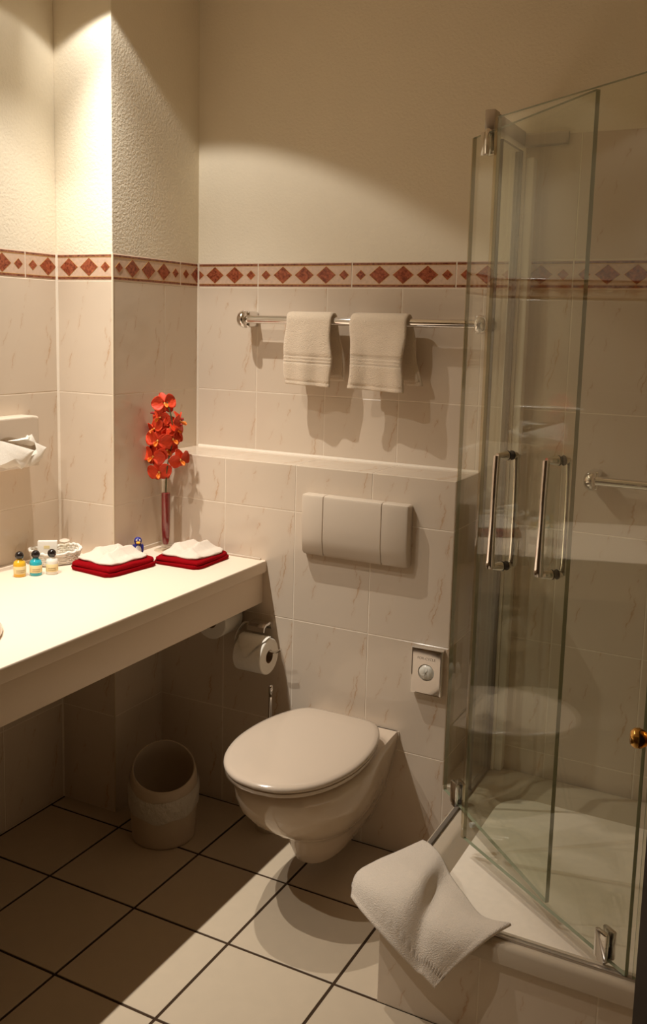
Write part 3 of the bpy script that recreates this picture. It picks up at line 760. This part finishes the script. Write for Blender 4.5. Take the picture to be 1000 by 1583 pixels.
def ply(pts, x0, bulge, tilt):
    """one crisp facet of folded tissue: outline in the wall plane (y, z), pushed out from the wall"""
    bm = bmesh.new(); n_ = len(pts); cy_ = sum(p[0] for p in pts)/n_; cz_ = sum(p[1] for p in pts)/n_
    dep = lambda y, z: x0+tilt*(0.05-z)
    rim = [(y, z) for y, z in pts]; mid = [(cy_+(y-cy_)*.5, cz_+(z-cz_)*.5) for y, z in pts]
    A = [bm.verts.new((dep(y, z)+(0.003 if k % 2 else -0.001), y, z)) for k, (y, z) in enumerate(rim)]
    B = [bm.verts.new((dep(y, z)+bulge*(1.0 if k % 3 else .6), y, z)) for k, (y, z) in enumerate(mid)]
    c = bm.verts.new((dep(cy_, cz_)+bulge*1.1, cy_, cz_))
    for k in range(n_):
        k2 = (k+1) % n_
        bm.faces.new((A[k], A[k2], B[k2], B[k])); bm.faces.new((B[k], B[k2], c))
    bmesh.ops.recalc_face_normals(bm, faces=bm.faces[:]); bmesh.ops.solidify(bm, geom=bm.faces[:], thickness=0.0008)
    finish('tissue_ply', bm, M_PAPER, tp_, True, angle=25)
ply([(-.0465, .073), (.029, .077), (.0355, .088), (.0535, .084), (.068, .068), (.067, .055), (.051, .049), (.022, .056)], 0.006, 0.008, 0.10)
ply([(.060, .060), (.101, .041), (.087, .018), (.067, .005), (.031, -.007), (.011, .006), (.0355, .030), (.060, .040)], 0.012, 0.006, 0.15)
ply([(-.105, .085), (-.068, .075), (.0445, .039), (.0085, .005), (-.014, -.009), (-.034, .003), (-.068, -.001), (-.105, .01)], 0.022, 0.010, 0.15)

# ------------------------------------------------------------------ towel rail and hand towels
def rail(name, label, x0, x1, z, yb, rr, fr):
    t = thing(name, label, 'rail', (x0, 0, z))
    tube('bar', [(0, -yb, 0), (x1-x0, -yb, 0)], rr, M_CHROME, t, 24)
    for x, s in ((0, -1), (x1-x0, 1)):
        q = lathe('end_mount', [(0.0, s*0.022), (fr*0.55, s*0.021), (fr*0.85, s*0.015), (fr, s*0.004), (fr, -s*0.004), (fr*0.85, -s*0.008), (rr, -s*0.010)], M_CHROME, t, 32, (x, -yb, 0), 'X')
        box('wall_bracket', (x-0.016, x+0.016, -yb, -0.0005, -fr*0.92, fr*0.92), M_CHROME, q, bev=0.006, seg=3)
    return t
rail('towel_rail', 'long chrome towel rail on the tiled back wall', 0.222, 1.000, 1.5625, 0.060, 0.0128, 0.028)
def hang_towel(xc, wf_, wbk, lf, lb, label, skew, seed):
    t = thing('hand_towel', label, 'towel', (xc, -0.060, 1.5625), 0, 'cream hand towels on the rail')
    def profile(r, lf, lb, n=14):
        """from the front hem up over the bar and down behind"""
        p = [(-r-0.004*math.sin(PI*k/60), -lf+lf*k/60) for k in range(60)]
        p += [(-r*math.cos(a), r*math.sin(a)) for a in [PI*k/n for k in range(n+1)]]
        p += [(min(r+0.002*math.sin(PI*k/20), 0.05), -lb*k/20) for k in range(1, 21)]
        return p
    for nm, r, lff, lbb, dx, wd in (('outer_fold', 0.0225, lf, lb, 0.0, wf_), ('inner_fold', 0.0178, lf-0.004, lb-0.012, -0.003, wf_*0.965)):
        bm = bmesh.new(); pr = profile(r, lff, lbb); nx = 26; A = {}
        rn = random.Random(seed)
        for i in range(nx+1):
            u = i/nx
            for j, (y, z) in enumerate(pr):
                s = j/(len(pr)-1)
                back = max(0.0, -z/lb) if y > 0 else 0.0; x = (u-.5)*(wd+(wbk-wf_)*back)+dx+skew*back
                x += 0.004*math.sin(6*z/0.2+seed)*(1 if u < .5 else -1)*abs(u-.5)*2+0.0015*math.sin(z*60+seed)
                hang = max(0.0, -z)/0.2
                yy = y + hang*(0.0055*math.sin(7*u+seed)+0.0028*math.sin(15*u+2*seed))*(1 if y < 0 else 0.4)
                if y < 0 and -0.128 < z < -0.098: yy += 0.0016+0.0014*math.cos((z+0.098)*2*PI/0.010)
                if y < 0 and abs(z+lff-0.012) < 0.003: yy += 0.0018
                zz = z - hang*0.006*(u-.2)*(1 if y < 0 else -1)
                A[i, j] = Vector((x, yy, zz))
        th = 0.0095 if nm == 'outer_fold' else 0.004; V1 = {}; V2 = {}
        for i in range(nx+1):
            for j in range(len(pr)):
                du = A[min(i+1, nx), j]-A[max(i-1, 0), j]; dv = A[i, min(j+1, len(pr)-1)]-A[i, max(j-1, 0)]
                nn = dv.cross(du).normalized(); k = .45 if i in (0, nx) else (.85 if i in (1, nx-1) else 1)
                V1[i, j] = bm.verts.new(A[i, j]+nn*th/2*k); V2[i, j] = bm.verts.new(A[i, j]-nn*th/2*k)
        m_ = len(pr)
        for i in range(nx):
            for j in range(m_-1):
                bm.faces.new((V1[i, j], V1[i+1, j], V1[i+1, j+1], V1[i, j+1])); bm.faces.new((V2[i, j], V2[i, j+1], V2[i+1, j+1], V2[i+1, j]))
            for j in (0, m_-1): bm.faces.new((V1[i, j], V1[i+1, j], V2[i+1, j], V2[i, j]))
        for j in range(m_-1):
            for i in (0, nx): bm.faces.new((V1[i, j], V1[i, j+1], V2[i, j+1], V2[i, j]))
        finish(nm, bm, M_TOWEL, t, True)
hang_towel(0.464, 0.160, 0.170, 0.196, 0.186, 'cream hand towel hanging on the rail, nearer the pillar', 0.026, 2)
hang_towel(0.698, 0.175, 0.180, 0.200, 0.188, 'cream hand towel hanging on the rail, nearer the shower', 0.038, 5)

# ------------------------------------------------------------------ flush plate
fpz0, fpz1, fx0, fx1 = 0.874, 1.056, 0.534, 0.876
fl_t = thing('flush_plate', 'wide white three-part flush plate on the tiled ledge wall', 'flush plate', ((fx0+fx1)/2, -DP-0.0005, fpz0))
def flush_piece(name, x0, x1, parent, rl, rr):
    """profile in y-z swept along x, lower strip slopes back"""
    bm = bmesh.new(); hh = fpz1-fpz0
    prof = [(0.0, 0.0), (-0.020, 0.0), (-0.026, 0.008), (-0.034, 0.050), (-0.034, hh-0.010), (-0.031, hh-0.003), (-0.024, hh), (0.0, hh)]
    xs_ = ([x0, x0+0.003, x0+0.009] if rl else [x0, x0+0.0012]) + ([x1-0.009, x1-0.003, x1] if rr else [x1-0.0012, x1])
    ins = ([0.009, 0.003, 0.0] if rl else [0.0012, 0.0]) + ([0.0, 0.003, 0.009] if rr else [0.0, 0.0012])
    rings = []
    for x, i_ in zip(xs_, ins):
        rings.append([Vector((x, min(0.0, y+i_) if y < 0 else y, min(max(z, i_*0.6), hh-i_*0.6))) for y, z in prof])
    bm_rings(bm, rings); return finish(name, bm, M_PLASTIC, parent, True, angle=28)
cxp = (fx0+fx1)/2
flush_piece('side_panel', fx0-cxp, 0.607-cxp, fl_t, True, False)
flush_piece('flush_button', 0.6085-cxp, 0.7935-cxp, fl_t, False, False)
flush_piece('side_panel', 0.795-cxp, fx1-cxp, fl_t, False, True)
box('backing', (fx0-cxp+.01, fx1-cxp-.01, -0.008, 0.0, .006, fpz1-fpz0-.006), M_SEALSTRIP, fl_t)

# ------------------------------------------------------------------ toilet
TX = 0.712
to = thing('wall_hung_toilet', 'white wall-hung toilet with its lid closed', 'toilet', (TX, -DP, 0))
def section(z, front, hwall, hw, n=17, p=2.3, mid=0.52):
    """closed outline at height z; y runs from 0 (wall) to -front"""
    right = []
    for k in range(n):
        s = k/(n-1); s = 1-(1-s)**1.5
        if s < mid:
            q = s/mid; q = q*q*(3-2*q); wv = hwall+(hw-hwall)*q
        else:
            q = (s-mid)/(1-mid); wv = hw*max(0.0, 1-q**p)**(1/p)
        right.append((wv, -front*s))
    pts = [Vector((a, y, z)) for a, y in right] + [Vector((-a, y, z)) for a, y in right[-2::-1]]
    return pts
bm = bmesh.new()
SEC = [(.054, .235, .020, .030), (.060, .270, .045, .052), (.080, .300, .062, .066), (.115, .315, .075, .078), (.150, .330, .090, .092), (.172, .345, .098, .103), (.185, .375, .105, .118),
       (.215, .425, .113, .138), (.250, .470, .122, .154), (.290, .508, .131, .166), (.326, .526, .139, .168), (.356, .532, .145, .169), (.370, .530, .146, .167), (.378, .522, .144, .160)]
bm_rings(bm, [section(*s) for s in SEC])
finish('bowl', bm, M_CER, to, True, angle=60)
LID = [(0.0, -.078), (.085, -.080), (.122, -.100), (.153, -.155), (.174, -.230), (.182, -.31), (.177, -.390), (.153, -.470), (.112, -.530), (.058, -.566), (0.0, -.576)]
def lid_ring(z, g, dy=0.0, n=33):
    r = spline([(a, b, 0) for a, b in LID], n); cy = -.33
    pts = [(p.x, p.y) for p in r]+[(-p.x, p.y) for p in r[-2:0:-1]]
    return [Vector((x*g, cy+(y-cy)*g+dy, z)) for x, y in pts]
bm = bmesh.new(); bm_rings(bm, [lid_ring(.3990, .93), lid_ring(.3995, .955), lid_ring(.404, .985), lid_ring(.412, .984), lid_ring(.4135, .965)]); finish('seat', bm, M_SEAT, to, True, angle=60)
bm = bmesh.new(); bm_rings(bm, [lid_ring(.4155, .955), lid_ring(.4160, .988), lid_ring(.420, 1.0), lid_ring(.426, .996), lid_ring(.4302, .977), lid_ring(.4328, .92), lid_ring(.4345, .70), lid_ring(.435, .35)]); finish('lid', bm, M_SEAT, to, True, angle=70)
for sx2, sy2 in ((-1, -.44), (1, -.44), (-1, -.17), (1, -.17)):
    lathe('bumper', [(0.0, .377), (.009, .377), (.009, .3992), (0.0, .3992)], M_SEALSTRIP, to, 12, (sx2*(.105 if sy2 < -.3 else .11), sy2, 0))
for s in (-1, 1):
    lathe('hinge', [(0.0, -.018), (.010, -.017), (.011, .0), (.010, .017), (0.0, .018)], M_SEAT, to, 20, (s*.078, -.070, .399), 'X')
bm = bmesh.new(); rr_ = []
for s in SEC[2:]:
    rr_.append((s[2]+.004, s[0]))
poly = [(a, z) for a, z in rr_]+[(-a, z) for a, z in rr_[::-1]]
vsA = [bm.verts.new((a, -.0005, z)) for a, z in poly]; vsB = [bm.verts.new((a, -.005, z)) for a, z in poly]
for k in range(len(poly)): bm.faces.new((vsA[k], vsA[(k+1) % len(poly)], vsB[(k+1) % len(poly)], vsB[k]))
bm.faces.new(vsA); bm.faces.new(vsB)
finish('silicone_joint', bm, M_PLASTIC, to, False)

# toilet brush, only the chrome handle shows behind the lid
tb = thing('toilet_brush', 'chrome toilet brush handle rising behind the toilet lid', 'toilet brush', (0.464, -0.270, 0.0))
lathe('holder', [(0.0, 0.001), (0.040, 0.001), (0.042, 0.004), (0.042, 0.13), (0.040, 0.132), (0.038, 0.125), (0.036, 0.010), (0.0, 0.010)], M_CHROME, tb, 28)
lathe('bristles', [(0.0, .03), (0.026, .035), (0.030, .06), (0.028, .10), (0.012, .115), (0.0, .115)], M_PLASTIC, tb, 16)
hd_ = tube('handle', [(-0.004, 0, .10), (0.006, -0.012, .30), (0.0125, -0.022, .44)], .0050, M_CHROME, tb, 14)
bm = bmesh.new(); bmp = [(0.0125, -0.022, .436), (0.0145, -0.0245, .462), (0.0155, -0.0255, .474)]
tube_bm(bm, bmp, [.0050, .0066, .0056], 14); finish('hanging_end', bm, M_CHROME, hd_, True)

# ------------------------------------------------------------------ toilet paper holder, rolls
def roll(loc, rot, label, tail):
    t = thing('toilet_roll', label, 'toilet roll', loc)
    t.rotation_euler = rot
    R, r, hl = 0.055, 0.0205, 0.049
    bm = bmesh.new(); seg = 48
    prof = [(r, -hl), (R-.002, -hl), (R, -hl+.002), (R, hl-.002), (R-.002, hl), (r, hl)]
    rings = [[Vector((x, a*math.cos(2*PI*k/seg), a*math.sin(2*PI*k/seg))) for k in range(seg)] for a, x in prof]
    bm_rings(bm, rings, False, False); finish('paper', bm, M_PAPER, t, True, angle=40)
    bm = bmesh.new(); prof = [(r, -hl-.0005), (r, hl+.0005), (r-.0015, hl+.0005), (r-.0015, -hl-.0005)]
    rings = [[Vector((x, a*math.cos(2*PI*k/seg), a*math.sin(2*PI*k/seg))) for k in range(seg)] for a, x in prof]
    bm_rings(bm, rings+[rings[0]], False, False); finish('core', bm, M_CARD, t, True, angle=40)
    if tail:
        # pointed loose end folded to a triangle, lying on the roll
        bm = bmesh.new(); n = 12; A = []; Rr = R+.0035
        for k in range(n+1):
            a = math.radians(100-150*k/n*0.62); wv = hl*0.98*(1 if k < n*0.35 else 1-(k-n*0.35)/(n*0.65)*0.92)
            sgn = -1
            c, s = math.cos(a), math.sin(a)
            row = [Vector((-hl*0.98*0+x, sgn*Rr*c*-1 if False else -Rr*c, Rr*s)) for x in (-wv+0.0, wv)]
            A.append([[bm.verts.new(p) for p in row], [bm.verts.new(Vector((p.x, p.y*1.03, p.z*1.03))) for p in row]])
        for a_, b_ in zip(A, A[1:]):
            for q in (0, 1): bm.faces.new((a_[q][0], a_[q][1], b_[q][1], b_[q][0]))
        finish('folded_end', bm, M_PAPER, t, True)
    return t
RX, RY, RZ = 0.404, -0.262, 0.548
roll((RX, RY, RZ), (0, 0, 0.0), 'toilet roll with a folded pointed end on the chrome holder', True)
ph = thing('toilet_paper_holder', 'chrome toilet paper holder with small cover on the ledge wall', 'holder', (0.398, -DP-0.0005, 0.627))
bm = bmesh.new()
pr = [(0.0, -0.010), (0.0, 0.010), (-0.020, 0.014), (-0.045, 0.012), (-0.056, 0.004), (-0.058, -0.010), (-0.053, -0.011), (-0.050, 0.001), (-0.040, 0.006), (-0.012, 0.006), (-0.012, -0.010)]
bm_rings(bm, [[Vector((x, y, z)) for y, z in pr] for x in (-0.030, -0.028, 0.028, 0.030)])
finish('cover', bm, M_CHROME, ph, True, angle=40)
zc_ = RZ-0.627+0.0205-0.0045; yc_ = RY+DP+0.0005
tube('wire_arm', spline([(-.030, -.030, .004), (-.052, -.034, .002), (-.066, -.046, -.020), (-.068, yc_, -.050), (-.062, yc_, zc_-.004), (-.045, yc_, zc_-.0005), (0.0, yc_, zc_), (.055, yc_, zc_), (.078, yc_-.002, zc_+.003), (.098, yc_-.006, zc_+.016)], 60), .0040, M_CHROME, ph, 12)
roll((0.270, -DP-0.062, 0.640), (0, 0, PI/2), 'spare toilet roll on its peg half hidden under the counter', False)
sp = thing('spare_roll_peg', 'chrome peg under the counter holding the spare toilet roll', 'holder', (0.270, -DP-0.0005, 0.640))
lathe('peg', [(0.0, -.1), (.007, -.1), (.008, -.097), (.008, -.01)], M_RUBBER, sp, 20, (0, 0, .0105), 'Y')
lathe('rosette', [(.008, -.011), (.024, -.0105), (.026, -.006), (.026, 0.0)], M_CHROME, sp, 28, (0, 0, .0105), 'Y')

# ------------------------------------------------------------------ hygiene bag dispenser
hx0, hx1, hz0, hz1 = 0.8975, 0.990, 0.514, 0.650
hb_ = thing('hygiene_bag_dispenser', 'small chrome bag dispenser with a round opening beside the shower', 'dispenser', ((hx0+hx1)/2, -DP-0.0005, hz0))
bm = bmesh.new(); hwd = (hx1-hx0)/2; hht = hz1-hz0; n = 28; cr_, cz_ = 0.0245, 0.067; DD = 0.022
circ = [(cr_*math.cos(2*PI*k/n), cz_+cr_*math.sin(2*PI*k/n)) for k in range(n)]
def sq(k):
    a = 2*PI*k/n; c, s = math.cos(a), math.sin(a); up = (hht-cz_) if s > 0 else cz_
    t = min(hwd/abs(c) if abs(c) > 1e-6 else 9, up/abs(s) if abs(s) > 1e-6 else 9); return (c*t, cz_+s*t)
cor = {}
outer = [sq(k) for k in range(n)]
for cx_, cz2 in ((hwd, hht), (-hwd, hht), (-hwd, 0), (hwd, 0)):
    k = min(range(n), key=lambda q: math.hypot(outer[q][0]-cx_, outer[q][1]-cz2)); outer[k] = (cx_, cz2)
e = 0.005
inn = [(x*(hwd-e)/hwd, e+z*(hht-2*e)/hht) for x, z in outer]
bm_rings(bm, [[Vector((x, 0, z)) for x, z in outer], [Vector((x, -DD+e, z)) for x, z in outer], [Vector((x*(hwd-.0015)/hwd, -DD+.0015, .0015+z*(hht-.003)/hht)) for x, z in outer], [Vector((x, -DD, z)) for x, z in inn],
              [Vector((x, -DD, z)) for x, z in circ], [Vector((x*.97, -DD+.004, cz_+(z-cz_)*.97)) for x, z in circ]], True, False)
finish('case', bm, M_CHROME, hb_, True, angle=15)
bm = bmesh.new(); bm_rings(bm, [[Vector((x*g, -yy+0.002*math.sin(9*g+3*x*100)*(1 if g < .9 else 0), cz_+(z-cz_)*g)) for x, z in circ] for g, yy in ((.97, DD-.004), (.8, DD+.001), (.55, DD+.005), (.25, DD+.006), (.02, DD+.0065))], False, True)
finish('folded_bag', bm, M_PEARL, hb_, True)
tcu = bpy.data.curves.new('t', 'FONT'); tcu.body = 'FOR-CYCLE'; tcu.size = 0.0105; tcu.align_x = 'CENTER'; tcu.extrude = 0.0002
tob = bpy.data.objects.new('t', tcu); col.objects.link(tob)
bpy.context.view_layer.update()
me = bpy.data.meshes.new_from_object(tob.evaluated_get(bpy.context.evaluated_depsgraph_get())); bpy.data.objects.remove(tob)
me.name = 'embossed_lettering'; me.materials.clear(); me.materials.append(M_SATIN)
lt = bpy.data.objects.new('embossed_lettering', me); col.objects.link(lt); lt.parent = hb_; lt.location = (0, -DD-.0002, .104); lt.rotation_euler = (PI/2, 0, 0)

# ------------------------------------------------------------------ waste bin
BX, BY = 0.208, -0.462
wbn = thing('waste_bin', 'white plastic waste bin with slanted opening under the counter', 'waste bin', (BX, BY, 0.0))
TO = math.atan2(-2.17, 1.64)
def bin_r(z): 
    if z < .15: return .094+.010*z/.15
    q = (z-.15)/.14; return .104-.036*q*q
def rim_z(a): return .226-.041*math.cos(a-TO)
bm = bmesh.new(); seg = 64; NS = 18
def ring(fr_, dr_=0.0, zoff=0.0):
    out = []
    for k in range(seg):
        a = 2*PI*k/seg; z = .004+(rim_z(a)-.004)*fr_+zoff; r = bin_r(z)+dr_
        out.append(Vector((r*math.cos(a), r*math.sin(a), z)))
    return out
base = [[Vector((g*math.cos(2*PI*k/seg), g*math.sin(2*PI*k/seg), z)) for k in range(seg)] for g, z in ((.080, .001), (.091, .001))]
rings = base+[ring(i/NS) for i in range(NS+1)]+[ring(1, -.002, .0015), ring(1, -.005, 0)]+[ring(i/NS, -.005) for i in range(NS-1, 0, -1)]+[[Vector((.08*math.cos(2*PI*k/seg), .08*math.sin(2*PI*k/seg), .010)) for k in range(seg)]]
bm_rings(bm, rings); finish('bin_body', bm, M_BIN, wbn, True, angle=50)
bm = bmesh.new(); rings = []
for i in range(9):
    out = []
    for k in range(seg):
        a = 2*PI*k/seg; hi = rim_z(a)-.032-.004*math.sin(3*a); lo_ = .098+.010*math.sin(2*a+.6)+.004*math.sin(7*a)
        z = hi+(lo_-hi)*i/8; d = .0016+.0022*math.sin(PI*i/8)+.0012*math.sin(9*a+i*1.3)*math.sin(PI*i/8)+(.002 if i in (7, 8) else 0)
        r = bin_r(z)+d; out.append(Vector((r*math.cos(a), r*math.sin(a), z)))
    rings.append(out)
bm_rings(bm, rings, False, False); finish('bin_liner', bm, M_LINER, wbn, True)

# ------------------------------------------------------------------ shower
TX0, TX1, TY0, TZ = 1.066, XR, -0.812, 0.250
tr = thing('shower_tray', 'white acrylic shower tray on a low tiled base', 'shower tray', ((TX0+TX1)/2, TY0/2, 0.0))
ca, cb = (TX1-TX0)/2, -TY0/2
def rr2(a, b, rad, z, n=8):
    out = []
    for cx_, cy_, a0 in ((a-rad, b-rad, 0), (-a+rad, b-rad, PI/2), (-a+rad, -b+rad, PI), (a-rad, -b+rad, 3*PI/2)):
        for k in range(n+1):
            t = a0+PI/2*k/n; out.append(Vector((cx_+rad*math.cos(t), cy_+rad*math.sin(t), z)))
    return out
bm = bmesh.new()
bm_rings(bm, [rr2(ca, cb, .012, .205), rr2(ca, cb, .012, .238), rr2(ca-.004, cb-.004, .012, .247), rr2(ca-.012, cb-.012, .014, TZ), rr2(ca-.050, cb-.050, .05, TZ-.002), rr2(ca-.060, cb-.060, .06, TZ-.008),
              rr2(ca-.095, cb-.085, .12, .185), rr2(ca-.13, cb-.115, .15, .150), rr2(ca-.17, cb-.15, .16, .140), rr2(.06, .06, .05, .134)], False, True)
finish('basin_shell', bm, M_ACRYL, tr, True, angle=60)
lathe('drain_cover', [(0.0, .142), (.045, .140), (.050, .136)], M_CHROME, tr, 32)
tbse = struct(slab('wall_shower_base', [((TX0+.006+G, XR, TY0+.012+G, -.001, 0.0, .205), 0)], [M_GROUT]))
lay_tiles(tbse, frame((0, TY0+.012, 0), (0, -1, 0)), [1.072, 1.311, 1.563, 1.815, XR], [0.0, .206])
lay_tiles(tbse, frame((1.072, 0, 0), (-1, 0, 0)), [.2, .454, .8], [0.0, .206])
# running profile along the tray edge, seen as a dark line
rp = thing('tray_edge_profile', 'thin metal profile running along the shower tray edge', 'profile', (1.09, -0.79, TZ))
box('front_strip', (0.0, .85, -.002, .010, -.0005, .006), M_SATIN, rp, bev=.0015)
box('side_strip', (-.012, .000, .0, .765, -.0005, .007), M_SEALSTRIP, rp, bev=.0015)

ZG0, ZG1, GT = 0.258, 2.035, 0.010
def pane(name, ln, z0, z1, parent, m_edge=M_EDGE, x0=0.0):
    bm = bmesh.new(); bm_box(bm, x0, ln, -GT/2, GT/2, z0, z1)
    o = finish(name, bm, [M_PANE, m_edge], parent)
    for p in o.data.polygons: p.material_index = 0 if abs(p.normal.y) > .9 else 1
    return o
def door_handle(parent, x, z0, z1, inner):
    for s in (-1, 1):
        e_ = .021 if s == inner else .036
        bm = bmesh.new()
        tube_bm(bm, spline([(x, s*e_, z1+.001), (x, s*(e_+.002), (z0+z1)/2+.05), (x, s*(e_+.004), z0+.03), (x, s*(e_+.003), z0-.002)], 16), [.0080]*8+[.0086, .0092, .0098, .0105, .0112, .0112, .0106, .0095], 14)
        h_ = finish('handle_bar', bm, M_CHROME, parent, True, angle=60)
        for z in (z0, z1):
            lathe('handle_post', [(.0110, s*(GT/2+.002)), (.0105, s*e_*.45), (.0076, s*e_*.8), (.0066, s*e_)], M_CHROME, h_, 18, (x, 0, z), 'Y')
            lathe('handle_gasket', [(.0112, s*(GT/2)), (.0116, s*(GT/2+.001)), (.0112, s*(GT/2+.003))], M_RUBBER, h_, 18, (x, 0, z), 'Y')
def clamp(parent, x, z0, z1, nm='glass_clamp', m=M_CHROME, w_=.017):
    bm = bmesh.new()
    for s in (-1, 1): bm_box(bm, x-w_, x+w_, min(s*GT/2, s*.016), max(s*GT/2, s*.016), z0, z1, bev=.004)
    return finish(nm, bm, m, parent, True, angle=40)
# left door: pivots near the back wall and stands open into the tray
def door(name, label, p, q, piv, hnd, knob_z, inner):
    """p = free edge, q = hinge-side edge"""
    ang = math.atan2(q[1]-p[1], q[0]-p[0]); ln = math.hypot(q[0]-p[0], q[1]-p[1])
    t = thing(name, label, 'shower door', (p[0], p[1], 0.0), ang)
    pane('glass_pane', ln, ZG0, ZG1, t)
    c0 = clamp(t, piv, ZG0-.002, ZG0+.062, 'pivot_hinge'); box('pivot_pin', (piv-.010, piv+.010, -.012, .012, TZ-.0005, ZG0), M_CHROME, c0)
    c1 = clamp(t, piv, ZG1-.056, ZG1+.002, 'pivot_hinge'); box('pivot_pin', (piv-.008, piv+.008, -.010, .010, ZG1, ZG1+.008), M_CHROME, c1)
    door_handle(t, hnd, knob_z[0], knob_z[1], inner)
    return t, ln
dL, lnL = door('glass_shower_door', 'frameless glass shower door hinged by the back wall, swung inwards', (1.4095, -.6255), (1.0225, -.2385), .470, .053, (1.014, 1.270), -1)
dF, lnF = door('glass_shower_door', 'frameless glass shower door hinged near the wooden door, swung inwards', (1.155, -.457), (1.613, -.79), .503, .101, (0.999, 1.262), 1)
for d, n_ in ((dF, 'front'),):
    box('seal_strip', (-.011, .0, -GT/2-.0015, GT/2+.0015, ZG0, ZG1), M_CLEARSEAL, d, bev=.002)
    q = lathe('bumper', [(0.0, .012), (.006, .011), (.007, .0)], M_WHITEV, d, 14, (.016, GT/2, .30), 'Y')
box('seal_strip', (lnL, lnL+.005, -GT/2-.001, GT/2+.001, ZG0, ZG1), M_CLEARSEAL, dL, bev=.002)

# fixed glass beside the wall and its mounting
fg = thing('fixed_shower_panel', 'narrow fixed glass panel with white wall profile in the shower corner', 'shower panel', (1.083, 0.0, 0.0), -PI/2)
pane('fixed_glass', .205, ZG0, ZG1, fg, M_SEALSTRIP, .02)
box('wall_profile', (.0005, .040, -.015, .018, TZ, ZG1-.005), M_ALU, fg, bev=.003)
box('dark_seal', (.040, .046, -.010, .010, TZ, ZG1-.005), M_SEALSTRIP, fg)
box('cover_profile', (.0005, .034, .018, .040, TZ, ZG1-.02), M_ALU, fg, bev=.003)
sr = thing('stabiliser_rail', 'flat metal stabiliser rail above the glass fixed to the back wall', 'rail', (1.080, 0.0, ZG1+.012), 0)
box('top_rail', (-.011, .011, -.300, -.013, 0.0, .040), M_SATIN, sr, bev=.002)
bm = bmesh.new(); bm_box(bm, -.013, .013, -.301, -.262, -.006, .042, bev=.002); finish('pivot_block', bm, M_SATIN, sr, True, angle=40)
bm = bmesh.new(); bm_box(bm, -.006, .128, -.0125, -.0005, .0, .036, bev=.002); fpq = finish('wall_plate', bm, M_SATIN, sr, True, angle=40)
box('plate_inlay', (.006, .122, -.0137, -.0123, .005, .031), M_SATIN, fpq)
# fixed front panel on the right of the opening, beyond the picture edge
ff = thing('fixed_shower_panel', 'fixed glass front panel between the right wall and the swung door', 'shower panel', (1.625, -.79, 0.0), 0)
pane('fixed_glass', XR-1.625-.02, ZG0, ZG1, ff)
box('wall_profile', (XR-1.625-.03, XR-1.6255, -.016, .016, TZ, ZG1), M_ALU, ff, bev=.003)
rail('grab_rail', 'chrome grab rail on the tiled wall inside the shower', 1.338, 1.93, 1.150, 0.060, 0.0128, 0.028)

# white towel thrown over the tray corner
CG = [[(1.070, -.530, .262), (1.104, -.566, .276), (1.142, -.606, .282), (1.186, -.650, .268), (1.235, -.698, .264), (1.300, -.760, .264), (1.372, -.786, .285)],
      [(1.040, -.620, .268), (1.092, -.650, .284), (1.150, -.690, .300), (1.178, -.716, .268), (1.222, -.756, .268), (1.280, -.792, .264), (1.340, -.812, .264)],
      [(1.010, -.700, .272), (1.072, -.728, .290), (1.150, -.768, .306), (1.180, -.794, .254), (1.218, -.818, .250), (1.262, -.832, .240), (1.302, -.836, .226)],
      [(.992, -.760, .268), (1.050, -.798, .276), (1.136, -.832, .264), (1.180, -.834, .204), (1.212, -.840, .206), (1.240, -.846, .196), (1.266, -.846, .182)],
      [(1.000, -.800, .236), (1.056, -.836, .226), (1.128, -.852, .190), (1.180, -.846, .150), (1.200, -.848, .146), (1.216, -.852, .138), (1.230, -.854, .128)]]
bm = bmesh.new()
def hemfn(u, v):
    h = 0.0015*math.sin(8*u+3*v)
    if abs(v-.86) < .022: h += 0.0018*math.cos(u*150)
    if v > .95 or u > .97: h += 0.0012
    return -h
patch_bm(bm, CG, 70, 60, 0.009, 0.0002, hemfn)
tw = finish('bath_towel', bm, M_TOWELW, None, True)
tag(tw, 'white towel thrown over the corner of the shower tray', 'towel')

# ------------------------------------------------------------------ recessed ceiling lamps over the counter (out of view)
lab = ['recessed halogen ceiling lamp nearest the back wall', 'recessed halogen ceiling lamp in the middle of the row', 'recessed halogen ceiling lamp nearest the door']
for (ly, k), lb_ in zip(LAMPS, lab):
    t = thing('ceiling_lamp', lb_, 'lamp', (LAMP_X, ly, ZC), 0, 'recessed lamps above the counter')
    lathe('trim_ring', [(.030, -.001), (.042, -.001), (.044, -.004), (.040, -.009), (.031, -.010)], M_CHROME, t, 32)
    lathe('bulb', [(0.0, -.0015), (.022, -.0015), (.024, -.004), (.0, -.005)], M_BULB, t, 24)
